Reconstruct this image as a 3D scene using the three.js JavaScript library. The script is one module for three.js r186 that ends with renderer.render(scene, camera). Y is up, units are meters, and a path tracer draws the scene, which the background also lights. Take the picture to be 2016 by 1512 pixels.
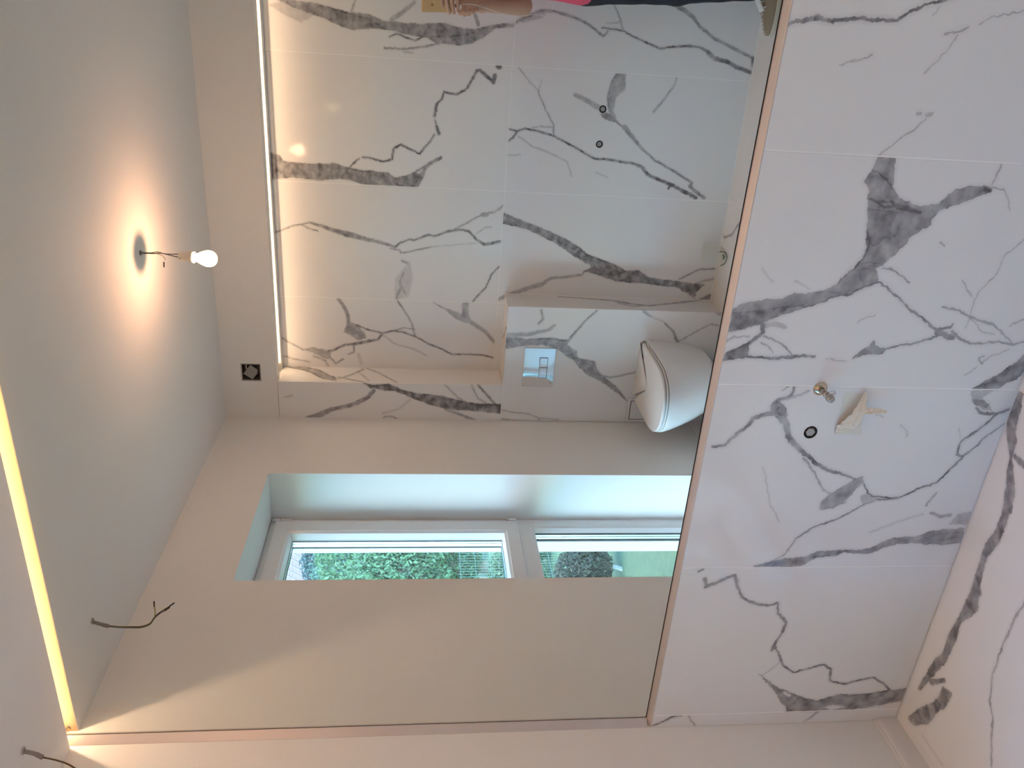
import * as THREE from 'three';
import { mergeGeometries, toCreasedNormals } from 'three/addons/utils/BufferGeometryUtils.js';
import { RoundedBoxGeometry } from 'three/addons/geometries/RoundedBoxGeometry.js';
import { ImprovedNoise } from 'three/addons/math/ImprovedNoise.js';
import { RectAreaLightUniformsLib } from 'three/addons/lights/RectAreaLightUniformsLib.js';
import { Sky } from 'three/addons/objects/Sky.js';

// ------------------------------------------------------------------ camera, sky, sun, exposure
const scene = new THREE.Scene();
const renderer = new THREE.WebGLRenderer({ antialias: true });
renderer.toneMapping = THREE.LinearToneMapping;
renderer.toneMappingExposure = 1.06;
renderer.shadowMap.enabled = true;
RectAreaLightUniformsLib.init();

const EYE = new THREE.Vector3(2.112, 1.6404, 1.864), YAW = 0.4427, PITCH = -0.1176, ROLL = 0.0189;
const camera = new THREE.PerspectiveCamera(2 * Math.atan(756 / 1582.4) * 180 / Math.PI, 2016 / 1512, 0.02, 300);
{
  const look = new THREE.Vector3(-Math.sin(YAW) * Math.cos(PITCH), Math.sin(PITCH), -Math.cos(YAW) * Math.cos(PITCH));
  const right = look.clone().cross(new THREE.Vector3(0, 1, 0)).normalize(), up = right.clone().cross(look);
  camera.position.copy(EYE);
  // the phone was held on its side: the top of the frame points to the right of the room
  camera.up.copy(right.multiplyScalar(Math.cos(ROLL)).addScaledVector(up, Math.sin(ROLL)));
  camera.lookAt(EYE.clone().add(look));
}
const sky = new Sky();
sky.name = 'sky'; sky.scale.setScalar(200);
sky.userData.kind = 'structure';
const SUN = new THREE.Vector3(0.62, 0.72, -0.30).normalize();
Object.assign(sky.material.uniforms.turbidity, { value: 5 });
Object.assign(sky.material.uniforms.rayleigh, { value: 1.2 });
Object.assign(sky.material.uniforms.mieCoefficient, { value: 0.004 });
Object.assign(sky.material.uniforms.mieDirectionalG, { value: 0.75 });
sky.material.uniforms.sunPosition.value.copy(SUN);
scene.add(sky);
scene.environmentIntensity = 1;
const SKY_GAIN = 3.95;
scene.backgroundIntensity = SKY_GAIN;
const sun = new THREE.DirectionalLight(0xfff2dc, 2.6);
sun.name = 'sun'; sun.position.copy(SUN).multiplyScalar(40); sun.target.position.set(-6, 0, 6);
sun.castShadow = true; sun.shadow.mapSize.set(2048, 2048);
Object.assign(sun.shadow.camera, { left: -25, right: 25, top: 25, bottom: -25, near: 1, far: 120 });
scene.add(sun, sun.target);
const WARM = new THREE.Color(1, 0.64, 0.40), WARM_BULB = new THREE.Color(1, 0.49, 0.27);
const BULB_POWER = 0.60, COVE_POWER = 98, SOFFIT_POWER = 50, GLOW = 1;

// ------------------------------------------------------------------ helpers
const R = (d) => d * Math.PI / 180, clamp = THREE.MathUtils.clamp, lerp = THREE.MathUtils.lerp;
const noise = new ImprovedNoise();
const fbm = (x, y, z, n = 3) => { let s = 0, a = 1, t = 0; for (let i = 0; i < n; i++) { s += a * noise.noise(x, y, z + i * 7.3); t += a; a *= 0.5; x *= 2.03; y *= 2.03; } return s / t; };
let seedState = 12345;
const rnd = () => { seedState = (seedState * 1664525 + 1013904223) >>> 0; return seedState / 4294967296; };
const taken = new Map();
const numbered = (n) => { const k = taken.get(n) ?? 0; taken.set(n, k + 1); return k ? `${n}_${String(k).padStart(3, '0')}` : n; };
const V = (x, y, z) => new THREE.Vector3(x, y, z);
function mat(color, roughness, extra = {}) {
  const c = Array.isArray(color) ? new THREE.Color().setRGB(...color) : new THREE.Color(color);
  const physical = ['transmission', 'clearcoat', 'sheen', 'ior', 'thickness', 'specularIntensity'].some((k) => k in extra);
  return new (physical ? THREE.MeshPhysicalMaterial : THREE.MeshStandardMaterial)({ color: c, roughness, ...extra });
}
// one named mesh from one or more geometries
function obj(name, geos, material, parent = scene) {
  const list = Array.isArray(geos) ? geos : [geos];
  let g = list[0];
  if (list.length > 1) g = mergeGeometries(list.map((q) => { const s = q.index ? q.toNonIndexed() : q; for (const k of Object.keys(s.attributes)) if (!['position', 'normal', 'uv'].includes(k)) s.deleteAttribute(k); if (!s.attributes.uv) s.setAttribute('uv', new THREE.BufferAttribute(new Float32Array(s.attributes.position.count * 2), 2)); return s; }));
  const m = new THREE.Mesh(g, material);
  m.name = parent === scene ? numbered(name) : name;
  if (parent !== scene) { const same = parent.children.filter((c) => c.userData.base === name).length; m.userData.base = name; if (same) m.name = `${name}_${String(same).padStart(3, '0')}`; }
  m.castShadow = m.receiveShadow = true;
  parent.add(m);
  return m;
}
function tag(o, label, category, group) { Object.assign(o.userData, { label, category }); if (group) o.userData.group = group; return o; }
function thing(name, label, category, pos = [0, 0, 0], group) { const o = new THREE.Group(); o.name = numbered(name); o.position.set(...pos); scene.add(o); return tag(o, label, category, group); }
function struct(name) { const o = new THREE.Group(); o.name = numbered(name); o.userData.kind = 'structure'; scene.add(o); return o; }
// uv in metres from the dominant direction of each face
function metreUV(g) {
  const q = g.index ? g.toNonIndexed() : g, p = q.attributes.position, n = q.attributes.normal, uv = new Float32Array(p.count * 2);
  for (let i = 0; i < p.count; i++) {
    const ax = Math.abs(n.getX(i)), ay = Math.abs(n.getY(i)), az = Math.abs(n.getZ(i));
    const [u, v] = ax >= ay && ax >= az ? [p.getZ(i), p.getY(i)] : ay >= az ? [p.getX(i), p.getZ(i)] : [p.getX(i), p.getY(i)];
    uv[2 * i] = u; uv[2 * i + 1] = v;
  }
  q.setAttribute('uv', new THREE.BufferAttribute(uv, 2));
  return q;
}
const box = (x0, x1, y0, y1, z0, z1) => metreUV(new THREE.BoxGeometry(x1 - x0, y1 - y0, z1 - z0).translate((x0 + x1) / 2, (y0 + y1) / 2, (z0 + z1) / 2));
const rbox = (x0, x1, y0, y1, z0, z1, r, s = 3) => new RoundedBoxGeometry(x1 - x0, y1 - y0, z1 - z0, s, r).translate((x0 + x1) / 2, (y0 + y1) / 2, (z0 + z1) / 2);
const curve = (pts, t = 0.5) => new THREE.CatmullRomCurve3(pts.map((p) => V(...p)), false, 'centripetal', t);
const tube = (pts, r, seg = 40, rs = 8) => new THREE.TubeGeometry(curve(pts), seg, r, rs, false);
const lathe = (pts, seg = 40) => new THREE.LatheGeometry(pts.map((p) => new THREE.Vector2(...p)), seg);
// smooth surface of a signed distance field (surface nets); field(x, y, z) < 0 inside
function skin(field, lo, hi, cell) {
  const n = [0, 1, 2].map((a) => Math.ceil((hi[a] - lo[a]) / cell) + 1), [nx, ny, nz] = n, val = new Float32Array(nx * ny * nz);
  const at = (i, j, k) => (k * ny + j) * nx + i;
  for (let k = 0; k < nz; k++) for (let j = 0; j < ny; j++) for (let i = 0; i < nx; i++) val[at(i, j, k)] = field(lo[0] + i * cell, lo[1] + j * cell, lo[2] + k * cell);
  const id = new Int32Array(nx * ny * nz).fill(-1), pos = [], idx = [];
  for (let k = 0; k < nz - 1; k++) for (let j = 0; j < ny - 1; j++) for (let i = 0; i < nx - 1; i++) {
    let c = 0, sx = 0, sy = 0, sz = 0;
    const cross = (a, b, p, q) => { const u = val[a], v = val[b]; if ((u < 0) !== (v < 0)) { const t = u / (u - v); c++; sx += p[0] + t * (q[0] - p[0]); sy += p[1] + t * (q[1] - p[1]); sz += p[2] + t * (q[2] - p[2]); } };
    for (let b = 0; b < 2; b++) for (let a = 0; a < 2; a++) {
      cross(at(i, j + a, k + b), at(i + 1, j + a, k + b), [0, a, b], [1, a, b]);
      cross(at(i + a, j, k + b), at(i + a, j + 1, k + b), [a, 0, b], [a, 1, b]);
      cross(at(i + a, j + b, k), at(i + a, j + b, k + 1), [a, b, 0], [a, b, 1]);
    }
    if (c) { id[at(i, j, k)] = pos.length / 3; pos.push(lo[0] + (i + sx / c) * cell, lo[1] + (j + sy / c) * cell, lo[2] + (k + sz / c) * cell); }
  }
  const quad = (a, b, c, d, flip) => { if (a < 0 || b < 0 || c < 0 || d < 0) return; flip ? idx.push(a, c, b, a, d, c) : idx.push(a, b, c, a, c, d); };
  for (let k = 1; k < nz - 1; k++) for (let j = 1; j < ny - 1; j++) for (let i = 1; i < nx - 1; i++) {
    const v = val[at(i, j, k)] < 0;
    if (v !== (val[at(i + 1, j, k)] < 0)) quad(id[at(i, j - 1, k - 1)], id[at(i, j, k - 1)], id[at(i, j, k)], id[at(i, j - 1, k)], !v);
    if (v !== (val[at(i, j + 1, k)] < 0)) quad(id[at(i - 1, j, k - 1)], id[at(i - 1, j, k)], id[at(i, j, k)], id[at(i, j, k - 1)], !v);
    if (v !== (val[at(i, j, k + 1)] < 0)) quad(id[at(i - 1, j - 1, k)], id[at(i, j - 1, k)], id[at(i, j, k)], id[at(i - 1, j, k)], !v);
  }
  const g = new THREE.BufferGeometry();
  g.setAttribute('position', new THREE.Float32BufferAttribute(pos, 3)); g.setIndex(idx); g.computeVertexNormals();
  return g;
}
const smin = (a, b, k) => { const h = Math.max(k - Math.abs(a - b), 0) / k; return Math.min(a, b) - h * h * k * 0.25; };
// distance to a tapered capsule
function cap(x, y, z, a, b, ra, rb) {
  const bx = b[0] - a[0], by = b[1] - a[1], bz = b[2] - a[2], px = x - a[0], py = y - a[1], pz = z - a[2];
  const t = clamp((px * bx + py * by + pz * bz) / (bx * bx + by * by + bz * bz), 0, 1);
  return Math.hypot(px - t * bx, py - t * by, pz - t * bz) - lerp(ra, rb, t);
}
const ell = (x, y, z, c, r) => { const k = Math.hypot((x - c[0]) / r[0], (y - c[1]) / r[1], (z - c[2]) / r[2]); return (k - 1) * Math.min(...r); };

// ------------------------------------------------------------------ measures of the room, metres (x right along the mirror, y up, z out of the mirror)
const H = 2.6582, D = 2.3092, DF = 2.1105, MP = 0.024, YB = 0.8674, YT = 0.8589, XM = 0.0199, SLOT = 0.0326, SLOT_TOP = 0.055, XR = 3.05;
const HB = 1.1721, HJ = 1.2086, BEAM = 2.3809, XCOL = 0.2174, XBOX = 0.6798, T = 0.009, GAP = 0.0030;
const NZ0 = 0.7406, NZ1 = 1.5364, NTOP = 2.3425, NBOT = 0.04, XF = -0.267, XO = -0.345, XE = -0.40;

// ------------------------------------------------------------------ textures
function dataTexture(w, h, fill, srgb = true) {
  const data = new Uint8Array(w * h * 4);
  for (let j = 0, o = 0; j < h; j++) for (let i = 0; i < w; i++, o += 4) { const c = fill(i, j); data[o] = c[0]; data[o + 1] = c[1] ?? c[0]; data[o + 2] = c[2] ?? c[0]; data[o + 3] = 255; }
  const t = new THREE.DataTexture(data, w, h, THREE.RGBAFormat);
  t.magFilter = THREE.LinearFilter; t.minFilter = THREE.LinearMipmapLinearFilter; t.generateMipmaps = true; t.wrapS = t.wrapT = THREE.RepeatWrapping;
  if (srgb) t.colorSpace = THREE.SRGBColorSpace;
  t.needsUpdate = true;
  return t;
}
const toSRGB = (l) => 255 * (l <= 0.0031308 ? 12.92 * l : 1.055 * Math.pow(l, 1 / 2.4) - 0.055);
const rollerBump = dataTexture(512, 512, (i, j) => { const v = 128 + 90 * fbm(i / 9, j / 9, 3, 3) + 40 * fbm(i / 60, j / 60, 9, 2); return [clamp(v, 0, 255)]; }, false);
rollerBump.repeat.set(1 / 0.5, 1 / 0.5);
const renderBump = dataTexture(512, 512, (i, j) => [clamp(128 + 200 * Math.abs(fbm(i / 6, j / 6, 5, 3)) - 60, 0, 255)], false);
renderBump.repeat.set(1 / 0.4, 1 / 0.4);
// Printed veins of the stoneware, one list per tile, in millimetres on the wall (x y ...), or x z on the floor.
// P tone = a filled patch, L tone width-at-start width-at-end = a line.
const VEINS = {
  A1: [
    'L .45 8 11 2115 858 2125 823 2133 794',
    'L .70 8 5 2131 797 2127 768 2129 741 2138 698 2134 672 2138 645 2137 613 2154 590 2172 560 2186 511 2200 480',
    'L .35 3 3 2177 323 2166 361 2160 395 2142 418',
    'L .40 5 5 2134 441 2123 469 2119 493',
    'L .30 4 3 2116 463 2084 478 2064 494 2034 518',
    'L .30 3 4 2041 718 2049 692 2055 672',
    'L .35 3 5 2055 672 2067 647',
    'L .40 8 8 1950 505 1950 498',
    'L .30 10 7 1949 482 1950 470',
    'L .35 3 4 1941 482 1916 501 1891 531 1872 555 1849 575',
    'L .22 4 3 2153 533 2173 518',
  ],
  A2: [
    'P .48 1848 575 1816 578 1792 594 1772 577 1732 568 1666 554 1632 545 1601 550 1565 573 1533 597 1516 625 1506 678 1505 710 1492 731 1485 777 1477 831 1464 848 1458 867 1394 867 1394 861 1408 810 1426 769 1435 747 1452 714 1470 670 1485 625 1501 593 1508 554 1527 522 1544 487 1560 499 1579 504 1592 488 1616 467 1648 444 1665 437 1685 403 1699 395 1722 390 1733 374 1746 347 1754 318 1766 298 1781 263 1793 267 1794 291 1791 322 1780 358 1763 376 1744 393 1738 435 1747 473 1757 499 1778 517 1813 525 1848 530',
    'P .62 1451 866 1453 811 1463 761 1468 714 1452 718 1435 755 1415 803 1394 861',
    'P .58 1728 567 1723 536 1721 489 1687 495 1653 489 1637 528 1651 548',
    'L .70 4 4 1816 578 1808 560 1795 537 1778 519',
    'L .75 6 8 1749 567 1741 541 1730 527 1735 505 1727 479 1723 431',
    'L .70 5 5 1746 543 1745 515 1736 485 1727 443',
    'L .60 4 4 1775 570 1780 552 1762 544',
    'L .75 5 4 1666 552 1648 539 1628 540 1605 544 1581 561 1561 580 1533 597',
    'L .60 3 3 1653 489 1637 509 1626 513',
    'L .60 3 3 1688 479 1665 477 1651 493',
    'L .65 3 3 1589 547 1594 525 1588 491',
    'L .55 3 3 1570 558 1578 536 1572 502',
    'L .75 4 4 1544 487 1529 523 1508 554 1503 593 1485 625 1470 670',
    'L .70 3 3 1722 390 1702 400 1695 394',
    'L .60 6 6 1463 761 1468 722 1478 672',
    'L .45 4 3 1790 266 1788 234',
    'L .40 4 4 1848 259 1819 264 1799 265',
    'L .30 4 3 1791 235 1770 215 1737 200',
    'L .75 10 10 1785 281 1782 268',
    'L .50 5 4 1580 488 1577 459 1562 435 1545 407',
    'L .55 5 7 1544 487 1533 463 1518 446 1498 416 1471 379 1451 344 1431 316 1421 292 1426 256',
    'L .50 17 14 1413 290 1405 261 1399 242',
    'L .60 5 5 1426 256 1437 253',
    'L .45 8 5 1416 248 1395 215 1383 186 1384 151 1392 106 1384 60 1394 34',
    'L .55 7 5 1402 286 1393 309 1381 339 1374 380 1362 419',
    'P .45 1387 459 1367 467 1354 488 1334 504 1345 473 1349 424 1362 415 1367 450',
    'L .60 3 3 1332 504 1345 473 1349 424 1364 415',
    'L .25 5 4 1328 578 1325 519',
    'L .65 6 9 1318 865 1326 826 1331 786 1328 732 1329 703 1334 663',
    'L .60 8 6 1334 663 1337 639 1335 609',
    'P .55 1367 797 1331 859 1310 864 1321 841 1329 790',
    'L .60 11 8 1426 769 1401 764 1384 780 1363 800 1349 830 1331 859',
    'L .35 7 4 1369 862 1383 837 1388 797',
    'L .50 5 4 1389 761 1381 735 1365 703 1340 673 1334 663',
    'L .25 16 12 1418 763 1423 736 1415 710',
    'L .35 4 3 1372 766 1360 739 1339 726',
    'L .30 3 3 1433 518 1451 494 1457 475',
    'L .40 5 7 1484 295 1475 250 1463 221 1448 181 1440 140',
    'L .40 5 4 1440 140 1407 90 1386 65',
    'L .30 4 3 1668 135 1644 153 1623 175 1591 176 1567 180 1546 198 1522 211 1497 215 1463 212 1425 213',
    'L .28 4 4 1556 264 1533 244 1513 225',
    'L .25 4 4 1463 221 1418 163 1411 126',
    'L .25 4 4 1369 69 1350 113 1327 136',
    'L .40 5 4 1349 135 1345 146 1334 143 1327 132',
    'L .30 4 4 1314 145 1291 172',
    'P .60 1251 137 1297 73 1332 36 1355 20 1375 8 1317 -14 1303 1 1280 22 1271 41 1253 57',
    'L .30 5 4 1455 57 1442 85 1435 91',
    'L .16 6 5 1568 803 1534 768',
    'L .16 5 4 1539 710 1518 665',
    'L .35 4 4 1651 356 1642 341',
  ],
  A3: [
    'L .55 7 10 1251 644 1224 647 1215 661 1205 681 1192 694',
    'L .28 8 6 1234 602 1222 629 1210 660',
    'P .42 1187 702 1201 675 1183 654 1160 645 1153 665 1166 691',
    'L .60 6 6 1173 682 1183 676 1169 677 1156 652',
    'L .52 13 8 1167 685 1161 718 1150 741 1129 749 1103 774 1088 789 1067 802 1062 835',
    'L .42 21 15 1160 666 1133 643 1095 626 1072 603 1043 570',
    'L .55 14 7 1095 630 1072 603 1045 571 1026 544 1009 527 990 486 975 433 958 396',
    'L .38 7 5 1028 567 989 531 955 509 924 484 912 458',
    'P .42 969 379 945 416 912 458 883 483 857 483 863 436 889 406 925 388 950 367',
    'L .50 4 4 955 400 925 438 894 472',
    'L .50 4 4 857 472 868 437 883 405',
    'L .66 5 6 945 366 915 348 904 331 899 288 899 246 915 218 931 190 951 145 982 126 1023 102 1038 93',
    'L .50 6 4 1038 93 1068 66 1102 46 1132 14 1156 -5',
    'L .55 5 6 897 250 889 309 876 347 852 378 820 426 794 484 759 523',
    'L .40 7 4 778 499 757 527 724 538 697 551 669 592',
    'P .25 912 352 899 288 872 355 904 368',
    'L .55 6 8 1038 93 1043 113 1087 114 1112 86 1155 50 1175 39 1192 4',
    'L .50 7 10 1193 104 1179 90 1175 39 1185 15',
    'P .50 1218 124 1218 94 1203 69 1193 77 1202 107',
    'P .28 1243 139 1211 123 1188 84 1184 55 1225 97 1251 65',
    'L .45 5 7 915 136 894 146 873 154',
    'L .22 4 4 1130 133 1101 123',
    'L .25 4 6 1137 311 1116 285 1102 283',
    'L .18 5 5 1169 391 1160 371',
    'L .50 6 15 655 636 659 608 666 582',
    'P .50 654 603 672 583 684 543 688 487 707 454 709 402 715 366 712 331 718 285 742 253 758 210 760 153 779 110 785 73 790 7 737 -1 732 56 732 105 738 146 736 203 719 247 700 280 700 319 707 364 690 393 687 445 660 481 653 517',
    'L .65 5 5 688 459 695 399 711 365 710 322',
    'L .60 5 5 744 148 760 104 771 69 776 2',
    'L .60 5 5 749 110 749 62 760 2',
    'L .20 4 4 998 679 934 653 873 631 847 611 815 595',
    'P .30 806 61 842 43 850 -3 801 -4',
    'L .35 8 12 847 131 831 97 839 66',
    'L .14 8 8 777 301 818 218 842 153',
    'L .40 6 4 1251 657 1237 675',
  ],
  A4: [
    'L .55 10 11 599 733 614 712 621 690',
    'L .60 7 7 615 687 575 669 540 651 522 623',
    'L .62 9 7 522 623 510 592 507 557 515 530 497 528 473 521',
    'L .60 9 11 473 521 455 502 437 488 400 490',
    'L .50 4 13 400 490 363 502 326 509',
    'L .60 7 8 345 505 294 476 261 459 228 416 245 364 260 321 237 289 190 283 180 265 172 226 187 182 196 132 171 93 139 57',
    'L .20 5 5 274 472 237 500 215 526',
    'P .50 147 -5 136 56 124 118 123 176 125 240 110 279 100 303 112 353 141 407 159 447 184 483 225 532 167 480 129 446 95 428 74 407 54 398 52 339 49 264 55 185 62 117 71 76 87 5',
    'L .70 7 7 137 57 124 118 120 175',
    'L .65 7 7 106 351 94 306 108 278',
    'L .65 6 9 54 403 62 373 54 339 50 291',
    'L .50 6 6 55 287 86 294 100 281',
    'P .00 146 431 128 398 120 407 135 429',
    'P .00 68 274 77 239 67 188 55 244',
    'L .55 11 9 611 780 580 770',
    'L .55 13 10 580 772 594 744 610 719 621 693',
    'L .30 6 6 621 693 604 675 587 672',
    'L .50 8 7 646 793 638 805',
  ],
  A5: [
    'L .62 6 9 7 861 15 837 30 813 44 794 52 761',
    'L .35 6 6 51 737 25 724 2 705',
    'L .30 10 6 48 290 21 310 5 328',
  ],
  E1: [
    'P .56 1134 36 1072 80 1021 93 969 113 917 126 861 127 797 112 735 115 679 122 574 124 497 117 605 174 657 155 700 140 774 137 830 156 901 154 958 150 994 144 1034 115 1078 90 1127 84 1143 69 1202 58 1253 48 1243 19 1182 18',
    'L .60 14 19 1083 99 1077 137',
    'P .56 680 121 632 124 540 118 445 104 397 112 340 92 269 78 186 67 194 81 279 107 369 135 466 141 546 131 621 158 660 164 675 142 716 139',
    'L .70 7 7 692 122 673 147 662 159',
    'L .60 18 14 258 109 283 130 314 155',
    'P .56 146 106 197 140 247 157 292 158 304 200 246 198 215 181 130 158 62 103 61 72',
    'L .70 7 7 227 150 229 170 209 176',
    'L .40 7 7 766 309 693 297 594 296 492 301 442 319 411 328 378 358 309 387 252 416',
    'L .12 7 7 75 151 74 269',
  ],
  B10: [
    'P .50 2074 2303 2063 2222 2060 2140 2043 2059 2031 1990 2028 1893 2004 1823 2002 1753 2002 1654 2013 1541 1995 1454 1996 1397 2020 1326 2030 1243 2042 1146 2027 1145 2017 1242 2005 1303 1962 1359 1931 1415 1922 1466 1924 1581 1945 1625 1954 1731 1971 1823 1967 1894 1956 1964 1968 2019 1998 2101 2009 2142 2029 2224 2066 2317',
    'P .20 2039 2352 1994 2266 1972 2206 2009 2142 2056 2290',
    'L .65 8 8 2040 2059 2025 1990 2006 1893 1971 1823',
    'L .65 8 8 1951 1625 1953 1539 1966 1453 1982 1396',
    'L .55 8 8 1937 1802 1952 1767 1928 1681 1951 1632 1947 1582',
    'L .45 10 8 1886 1823 1888 1731 1908 1624 1922 1567',
    'L .30 8 8 1875 1731 1874 1688',
    'L .30 23 15 2013 1788 2048 1739 2093 1684',
    'L .30 9 9 2032 1976 2085 1955',
    'L .40 18 14 2058 1400 2016 1383',
    'L .50 17 12 2022 1242 2035 1146',
  ],
  B11: [
    'L .66 7 9 1323 1996 1366 1951',
    'L .66 10 10 1374 1932 1372 1898 1357 1831 1371 1786 1423 1779 1447 1741 1427 1704 1407 1650 1465 1599',
    'L .55 10 10 1465 1599 1503 1577',
    'L .62 16 16 1508 1555 1540 1567',
    'L .50 7 7 1547 1567 1575 1577',
    'L .60 12 16 1590 1579 1647 1570',
    'L .66 10 10 1647 1570 1669 1548 1705 1535 1698 1472 1733 1421 1783 1398',
    'L .64 10 19 1776 1397 1812 1381 1816 1366 1794 1335 1765 1297 1796 1291',
    'L .60 17 17 1838 1283 1836 1268',
    'P .52 1379 2406 1361 2334 1336 2321 1329 2241 1330 2152 1338 2070 1318 2011 1307 1936 1306 1876 1306 1808 1281 1770 1296 1702 1344 1634 1402 1537 1387 1536 1338 1611 1276 1633 1233 1655 1234 1716 1239 1801 1234 1915 1252 1975 1264 2050 1247 2155 1253 2207 1257 2273 1239 2415',
    'L .70 9 9 1318 2011 1306 1936 1306 1876',
    'L .65 9 9 1273 1785 1247 1762',
    'L .70 9 9 1240 1747 1238 1670',
    'P .05 1313 1664 1337 1626 1306 1649',
  ],
  B12: [
    'L .50 7 7 971 2387 985 2349 1011 2287 1020 2248 1034 2202',
    'L .50 11 27 1032 2202 1015 2142 994 2081 982 2027',
    'L .50 32 19 982 2027 967 1965 953 1911',
    'L .48 22 10 953 1911 943 1849 929 1801 920 1770',
    'L .42 8 8 1020 2248 999 2203 988 2165',
    'L .56 10 11 920 1770 944 1738 964 1691 960 1668 992 1597 985 1565 1017 1487 1027 1424 1021 1384',
    'L .56 11 16 1021 1384 978 1342 951 1300 971 1212 976 1188',
    'L .45 8 8 911 1793 906 1746 888 1738 898 1691 927 1580',
    'L .18 6 6 927 1580 945 1452 957 1341',
    'L .35 11 8 1173 1201 1127 1254 1117 1309 1095 1347 1056 1409 1021 1471',
    'L .35 24 24 1112 1316 1113 1293',
    'L .22 8 8 1046 1265 1045 1297 1010 1343',
    'L .30 13 13 847 1730 835 1706',
    'L .35 10 10 781 1721 729 1745 695 1728 662 1712',
    'L .40 12 12 624 1760 660 1752 695 1736 729 1741',
    'P .14 745 1769 849 1690 748 1672 645 1695 625 1768',
    'L .55 8 10 859 1189 789 1250 711 1279 666 1318 621 1349',
  ],
  B13: [
    'L .45 19 19 624 2070 582 2043 530 2020 482 2017',
    'P .42 495 2021 474 1972 426 1932 400 1920 385 1966 415 2014 432 2043',
    'L .58 9 9 474 1972 453 1932 441 1883 429 1833 444 1784 441 1726 412 1651 373 1583 347 1515 312 1446 314 1344 311 1266 294 1205',
    'L .55 12 14 429 1833 392 1858 382 1900 372 1949 351 2048 323 2098 313 2131',
    'L .50 19 12 382 1900 367 1949 357 1999',
    'L .40 9 9 353 1991 312 1991 297 2025',
    'P .36 318 2270 333 2213 321 2148 304 2115 267 2133 275 2166 301 2214',
    'L .38 10 10 387 2376 361 2341 336 2294 318 2270',
    'L .40 9 11 312 2148 267 2116 240 2092 269 2050',
    'L .35 10 10 283 2215 257 2150 221 2134',
    'L .30 10 9 279 2370 262 2322 246 2232',
    'L .45 9 9 621 1752 557 1711 496 1677 416 1655',
    'L .32 8 8 457 1656 464 1718 449 1767',
    'P .36 619 1568 582 1480 566 1430 549 1396 620 1403 625 1366 550 1367 506 1344 505 1386 530 1437 573 1488',
    'L .34 25 18 510 1352 454 1265 378 1201',
    'L .24 8 8 420 1833 368 1767 334 1649 299 1590',
    'L .14 21 21 298 1967 244 1951',
  ],
  B20: [
    'L .45 14 10 2032 1220 2068 1150 2096 1094 2099 1029 2087 962 2071 901 2054 855 2024 807 2006 776 2027 756',
    'L .22 28 21 2053 1170 2079 1078',
    'L .60 7 12 2042 787 2039 720 2035 682 2012 626 1992 563 1969 491 1981 417 1989 341 1986 287 1964 237',
    'L .60 19 18 1967 245 1942 209 1929 137 1907 86 1884 -6',
    'L .40 7 7 2147 741 2090 704 2035 682',
    'L .22 8 7 2074 698 2063 767',
    'L .42 24 14 2181 486 2162 430 2121 348 2077 303',
    'L .45 13 15 2077 303 2028 217 1993 118 1957 17 1938 -11',
    'L .50 19 19 1951 8 1916 1',
  ],
  B21: [
    'L .66 8 11 1553 1214 1540 1163 1556 1126 1546 1056 1531 985 1508 929 1474 855 1447 797 1426 755 1426 683 1418 618',
    'L .55 11 17 1418 618 1414 553 1393 494 1360 465',
    'L .66 14 18 1371 475 1353 448 1336 397 1315 336 1294 283 1252 185',
    'L .60 13 10 1315 336 1291 341',
    'L .50 18 16 1254 139 1290 200 1312 228 1328 219',
    'L .45 13 11 1328 219 1350 259 1386 331 1435 436 1485 507',
    'L .40 12 26 1485 507 1535 562 1591 617',
    'L .50 9 9 1584 616 1618 667',
    'P .35 1853 689 1856 644 1764 639 1733 682 1661 684 1619 659 1624 691 1688 715 1745 722 1796 712',
    'L .50 7 7 1846 688 1796 712 1738 721 1688 715',
    'L .33 18 30 1732 889 1710 833 1672 752 1637 716',
    'P .50 1643 748 1649 710 1643 686 1615 663 1616 698 1629 731',
    'L .40 7 7 1739 1072 1712 1062 1649 1026 1579 982 1531 977',
    'L .24 7 7 1838 1177 1779 1120 1739 1072',
    'L .20 7 7 1789 1061 1739 1068',
    'L .30 7 7 1568 981 1572 1035 1562 1088',
    'L .50 11 9 1540 1163 1506 1184 1489 1210',
    'L .24 7 9 1518 1154 1470 1081 1445 993 1431 960',
    'L .20 7 7 1431 960 1404 895 1329 864',
    'L .20 7 7 1358 739 1334 672',
    'L .30 6 14 1854 381 1808 389 1733 433 1673 478',
    'L .22 8 8 1422 1205 1426 1140',
  ],
  B22: [
    'P .55 1131 1222 1087 1099 1044 974 999 863 956 785 920 739 897 678 867 573 835 510 842 443 805 386 791 289 785 201 775 113 771 51 699 117 686 89 745 195 757 240 767 329 773 416 770 493 777 562 788 606 811 685 822 745 845 706 862 716 885 769 933 849 980 927 1018 1013 1047 1088 1072 1218',
    'L .70 10 10 995 863 952 784 916 739 897 678 863 573',
    'L .70 10 10 777 562 775 493 773 416 757 240',
    'L .40 9 20 822 745 805 752 789 835 777 926 740 973',
    'L .33 29 20 740 973 726 1022 693 1103 647 1209',
    'L .42 10 10 798 204 831 148 859 92 867 -2',
    'L .28 14 14 770 112 795 55 810 -8',
    'P .50 684 71 711 22 723 -24 687 -9',
    'L .50 21 18 743 125 709 101',
  ],
  C2: [
    'P .45 499 1184 505 1111 493 1053 500 987 506 922 494 871 495 830 468 835 434 782 398 770 381 726 373 674 337 662 292 622 265 585 210 517 145 465 126 450 191 532 255 626 290 699 335 755 380 793 406 838 440 883 457 934 465 968 458 1066 437 1180',
    'L .65 8 8 493 1053 501 987 506 922 494 871 495 830',
    'L .60 8 8 380 768 381 726 373 674 337 662',
    'L .45 14 8 495 830 549 794 611 751 673 692',
    'L .40 11 11 292 648 279 569 300 486 320 419',
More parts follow.
